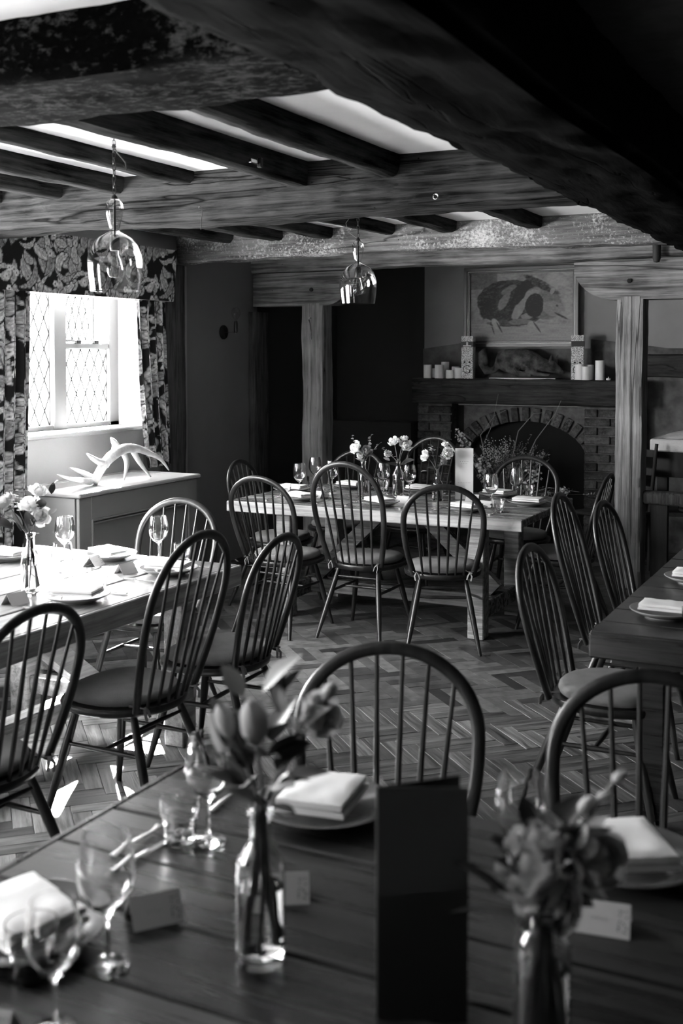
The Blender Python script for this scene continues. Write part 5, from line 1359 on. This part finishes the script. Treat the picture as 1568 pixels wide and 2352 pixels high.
# ================================================================== RIGHT-HAND FAR CORNER (beyond the broad post)
pw = thing('pony_rail', 'low dark timber rail running from the broad post to the right', 'railing', (-1.6, YB + .02, 0))
z0r, z1r = ony(1500, 1158, YB).z, ony(1500, 1128, YB).z
def ppart(mb, n, m, s_=False): o = mb.build(n, M[m], pw, s_); o.location = (1.6, -YB - .02, 0)
ppart(beam_mb('x', rp1 - .02, 1.0, YB - .06, YB + .08, z0r, z1r, .005, .006, 50, 4, seed=5), 'top_rail', 'stud', True)
for i in range(7): xx = rp1 + .05 + i * .24; ppart(MB().bb(xx, xx + .12, YB - .02, YB + .03, 0, z0r + .01, .005), 'baluster', 'dark_timber')
sbx = ony(1492, 1000, 9.0).x
sb = thing('side_counter', 'dark counter beyond the rail, topped by a pale slab', 'counter', (sbx + .7, 9.2, 0))
def spart(mb, n, m, s_=False): o = mb.build(n, M[m], sb, s_); o.location = (-sbx - .7, -9.2, 0)
zA = ony(1500, 1037, 9.0).z; zB = ony(1500, 1008, 9.0).z
spart(MB().bb(sbx, .6, 9.0, 9.5, zA, zB, .01), 'slab', 'cloth'); spart(MB().bb(sbx + .02, .6, 9.03, 9.5, zA - .2, zA, .004), 'frieze', 'wall_dark')
for i in range(3): xx = sbx + .05 + i * .6; spart(MB().bb(xx, xx + .08, 9.05, 9.12, 0, zA - .2, .004), 'leg', 'dark_timber')
spart(MB().bb(sbx + .04, .6, 9.06, 9.46, .40, .43, .003), 'shelf', 'dark_timber')
ct = thing('rumpled_cloth', 'rumpled white cloth on the slab of the side counter', 'cloth', (sbx + .30, 9.2, zB))
MB().grid(lambda u, v: ((u - .5) * .5, (v - .5) * .35, .004 + .06 * sin(pi * u) ** .8 * sin(pi * v) ** .7 + .008 * nz(u * 9, v * 9, 3)), 24, 18).build('cloth_folds', M['cloth'], ct, True)
bk = thing('wicker_basket', 'small pale wicker basket behind the rumpled cloth at the picture edge', 'basket', (sbx + .36, 9.40, zB)); 
bm = MB(); zz = 0.0
while zz < .16:
    bm.tube([((.15 + .012 * (i % 2)) * cos(2 * pi * i / 28), (.08 + .012 * (i % 2)) * sin(2 * pi * i / 28), .006 + zz) for i in range(29)], .006, 5); zz += .0125
o = bm.build('weave', M['wicker'], bk); 
MB().tube([(.16 * cos(2 * pi * i / 28), .09 * sin(2 * pi * i / 28), .17) for i in range(29)], .012, 6).build('rim', M['wicker'], bk, True)
MB().lathe([(0, 0), (.14, 0), (.14, .006), (0, .006)], 20).build('basket_base', M['wicker'], bk)
for i in range(3): TB.put((sbx + .22 + i * .11, 9.2, .43), 0, ['tumbler on the under-counter shelf, nearest the broad post', 'tumbler in the middle of the under-counter shelf', 'tumbler at the picture-edge end of the under-counter shelf'][i], 'tumblers under the side counter')
wt = thing('wall_bracket', 'curved dark wooden bracket board above the side counter', 'bracket', (sbx + .35, 9.62, 1.2))
mb = MB(); mb.prism([(-.18, .30), (-.18, .24), (-.13, .24)] + [(-.13 + .26 * (1 - cos(a)), .24 - .2 * sin(a)) for a in [i * pi / 16 for i in range(1, 9)]] + [(.6, .04), (.6, .30)], 0, .04, (0, 0, 0), RX(pi / 2)); mb.build('bracket_board', M['stud'], wt)
MB().bb(-.3, 1.0, 9.5, 9.7, 1.44, 1.62, .01)
tb = thing('wall_timber', 'dark horizontal timber in the back wall behind the broad post', 'beam', (-1.2, 9.66, 1.5))
beam_mb('x', -.75, 2.0, -.06, .04, -.02, .17, .008, .01, 30, 4, seed=8).build('timber', M['mantel'], tb, True)
# chair without arms in the hearth corner: dark ladder-back
lb = thing('ladder_back_chair', 'dark ladder-back chair half hidden behind the broad post', 'chair', (-1.98, 8.75, 0), radians(150))
for sx in (-1, 1):
    MB().tube([(sx * .19, -.2, 0), (sx * .19, -.2, .45), (sx * .19, -.27, .98)], [.016, .018, .013], 8).build('back_post', M['dark_timber'], lb, True)
    MB().tube([(sx * .2, .2, 0), (sx * .2, .19, .44)], .017, 8).build('leg', M['dark_timber'], lb, True)
MB().bb(-.22, .22, -.21, .22, .43, .46, .01).build('seat', M['dark_timber'], lb)
for z in (.62, .76, .90): MB().bb(-.18, .18, -.215 - (z - .45) * .13 - .008, -.215 - (z - .45) * .13 + .008, z - .03, z + .03, .006).build('slat', M['dark_timber'], lb)
# window-side bench behind the sunlit table
bn = thing('wooden_bench', 'low dark bench in the sun on the wall side of the sunlit table', 'bench', (-4.1, 3.9, 0))
MB().bb(-.18, .18, -1.3, .9, .41, .45, .008).build('bench_seat', M['table_y'], bn)
for y in (-1.15, .75): MB().bb(-.15, .15, y - .03, y + .03, 0, .41, .005).build('leg', M['table_y'], bn)
MB().bb(-.03, .03, -1.1, .7, .12, .18, .004).build('stretcher', M['table_y'], bn)
print('objects', len(bpy.data.objects))
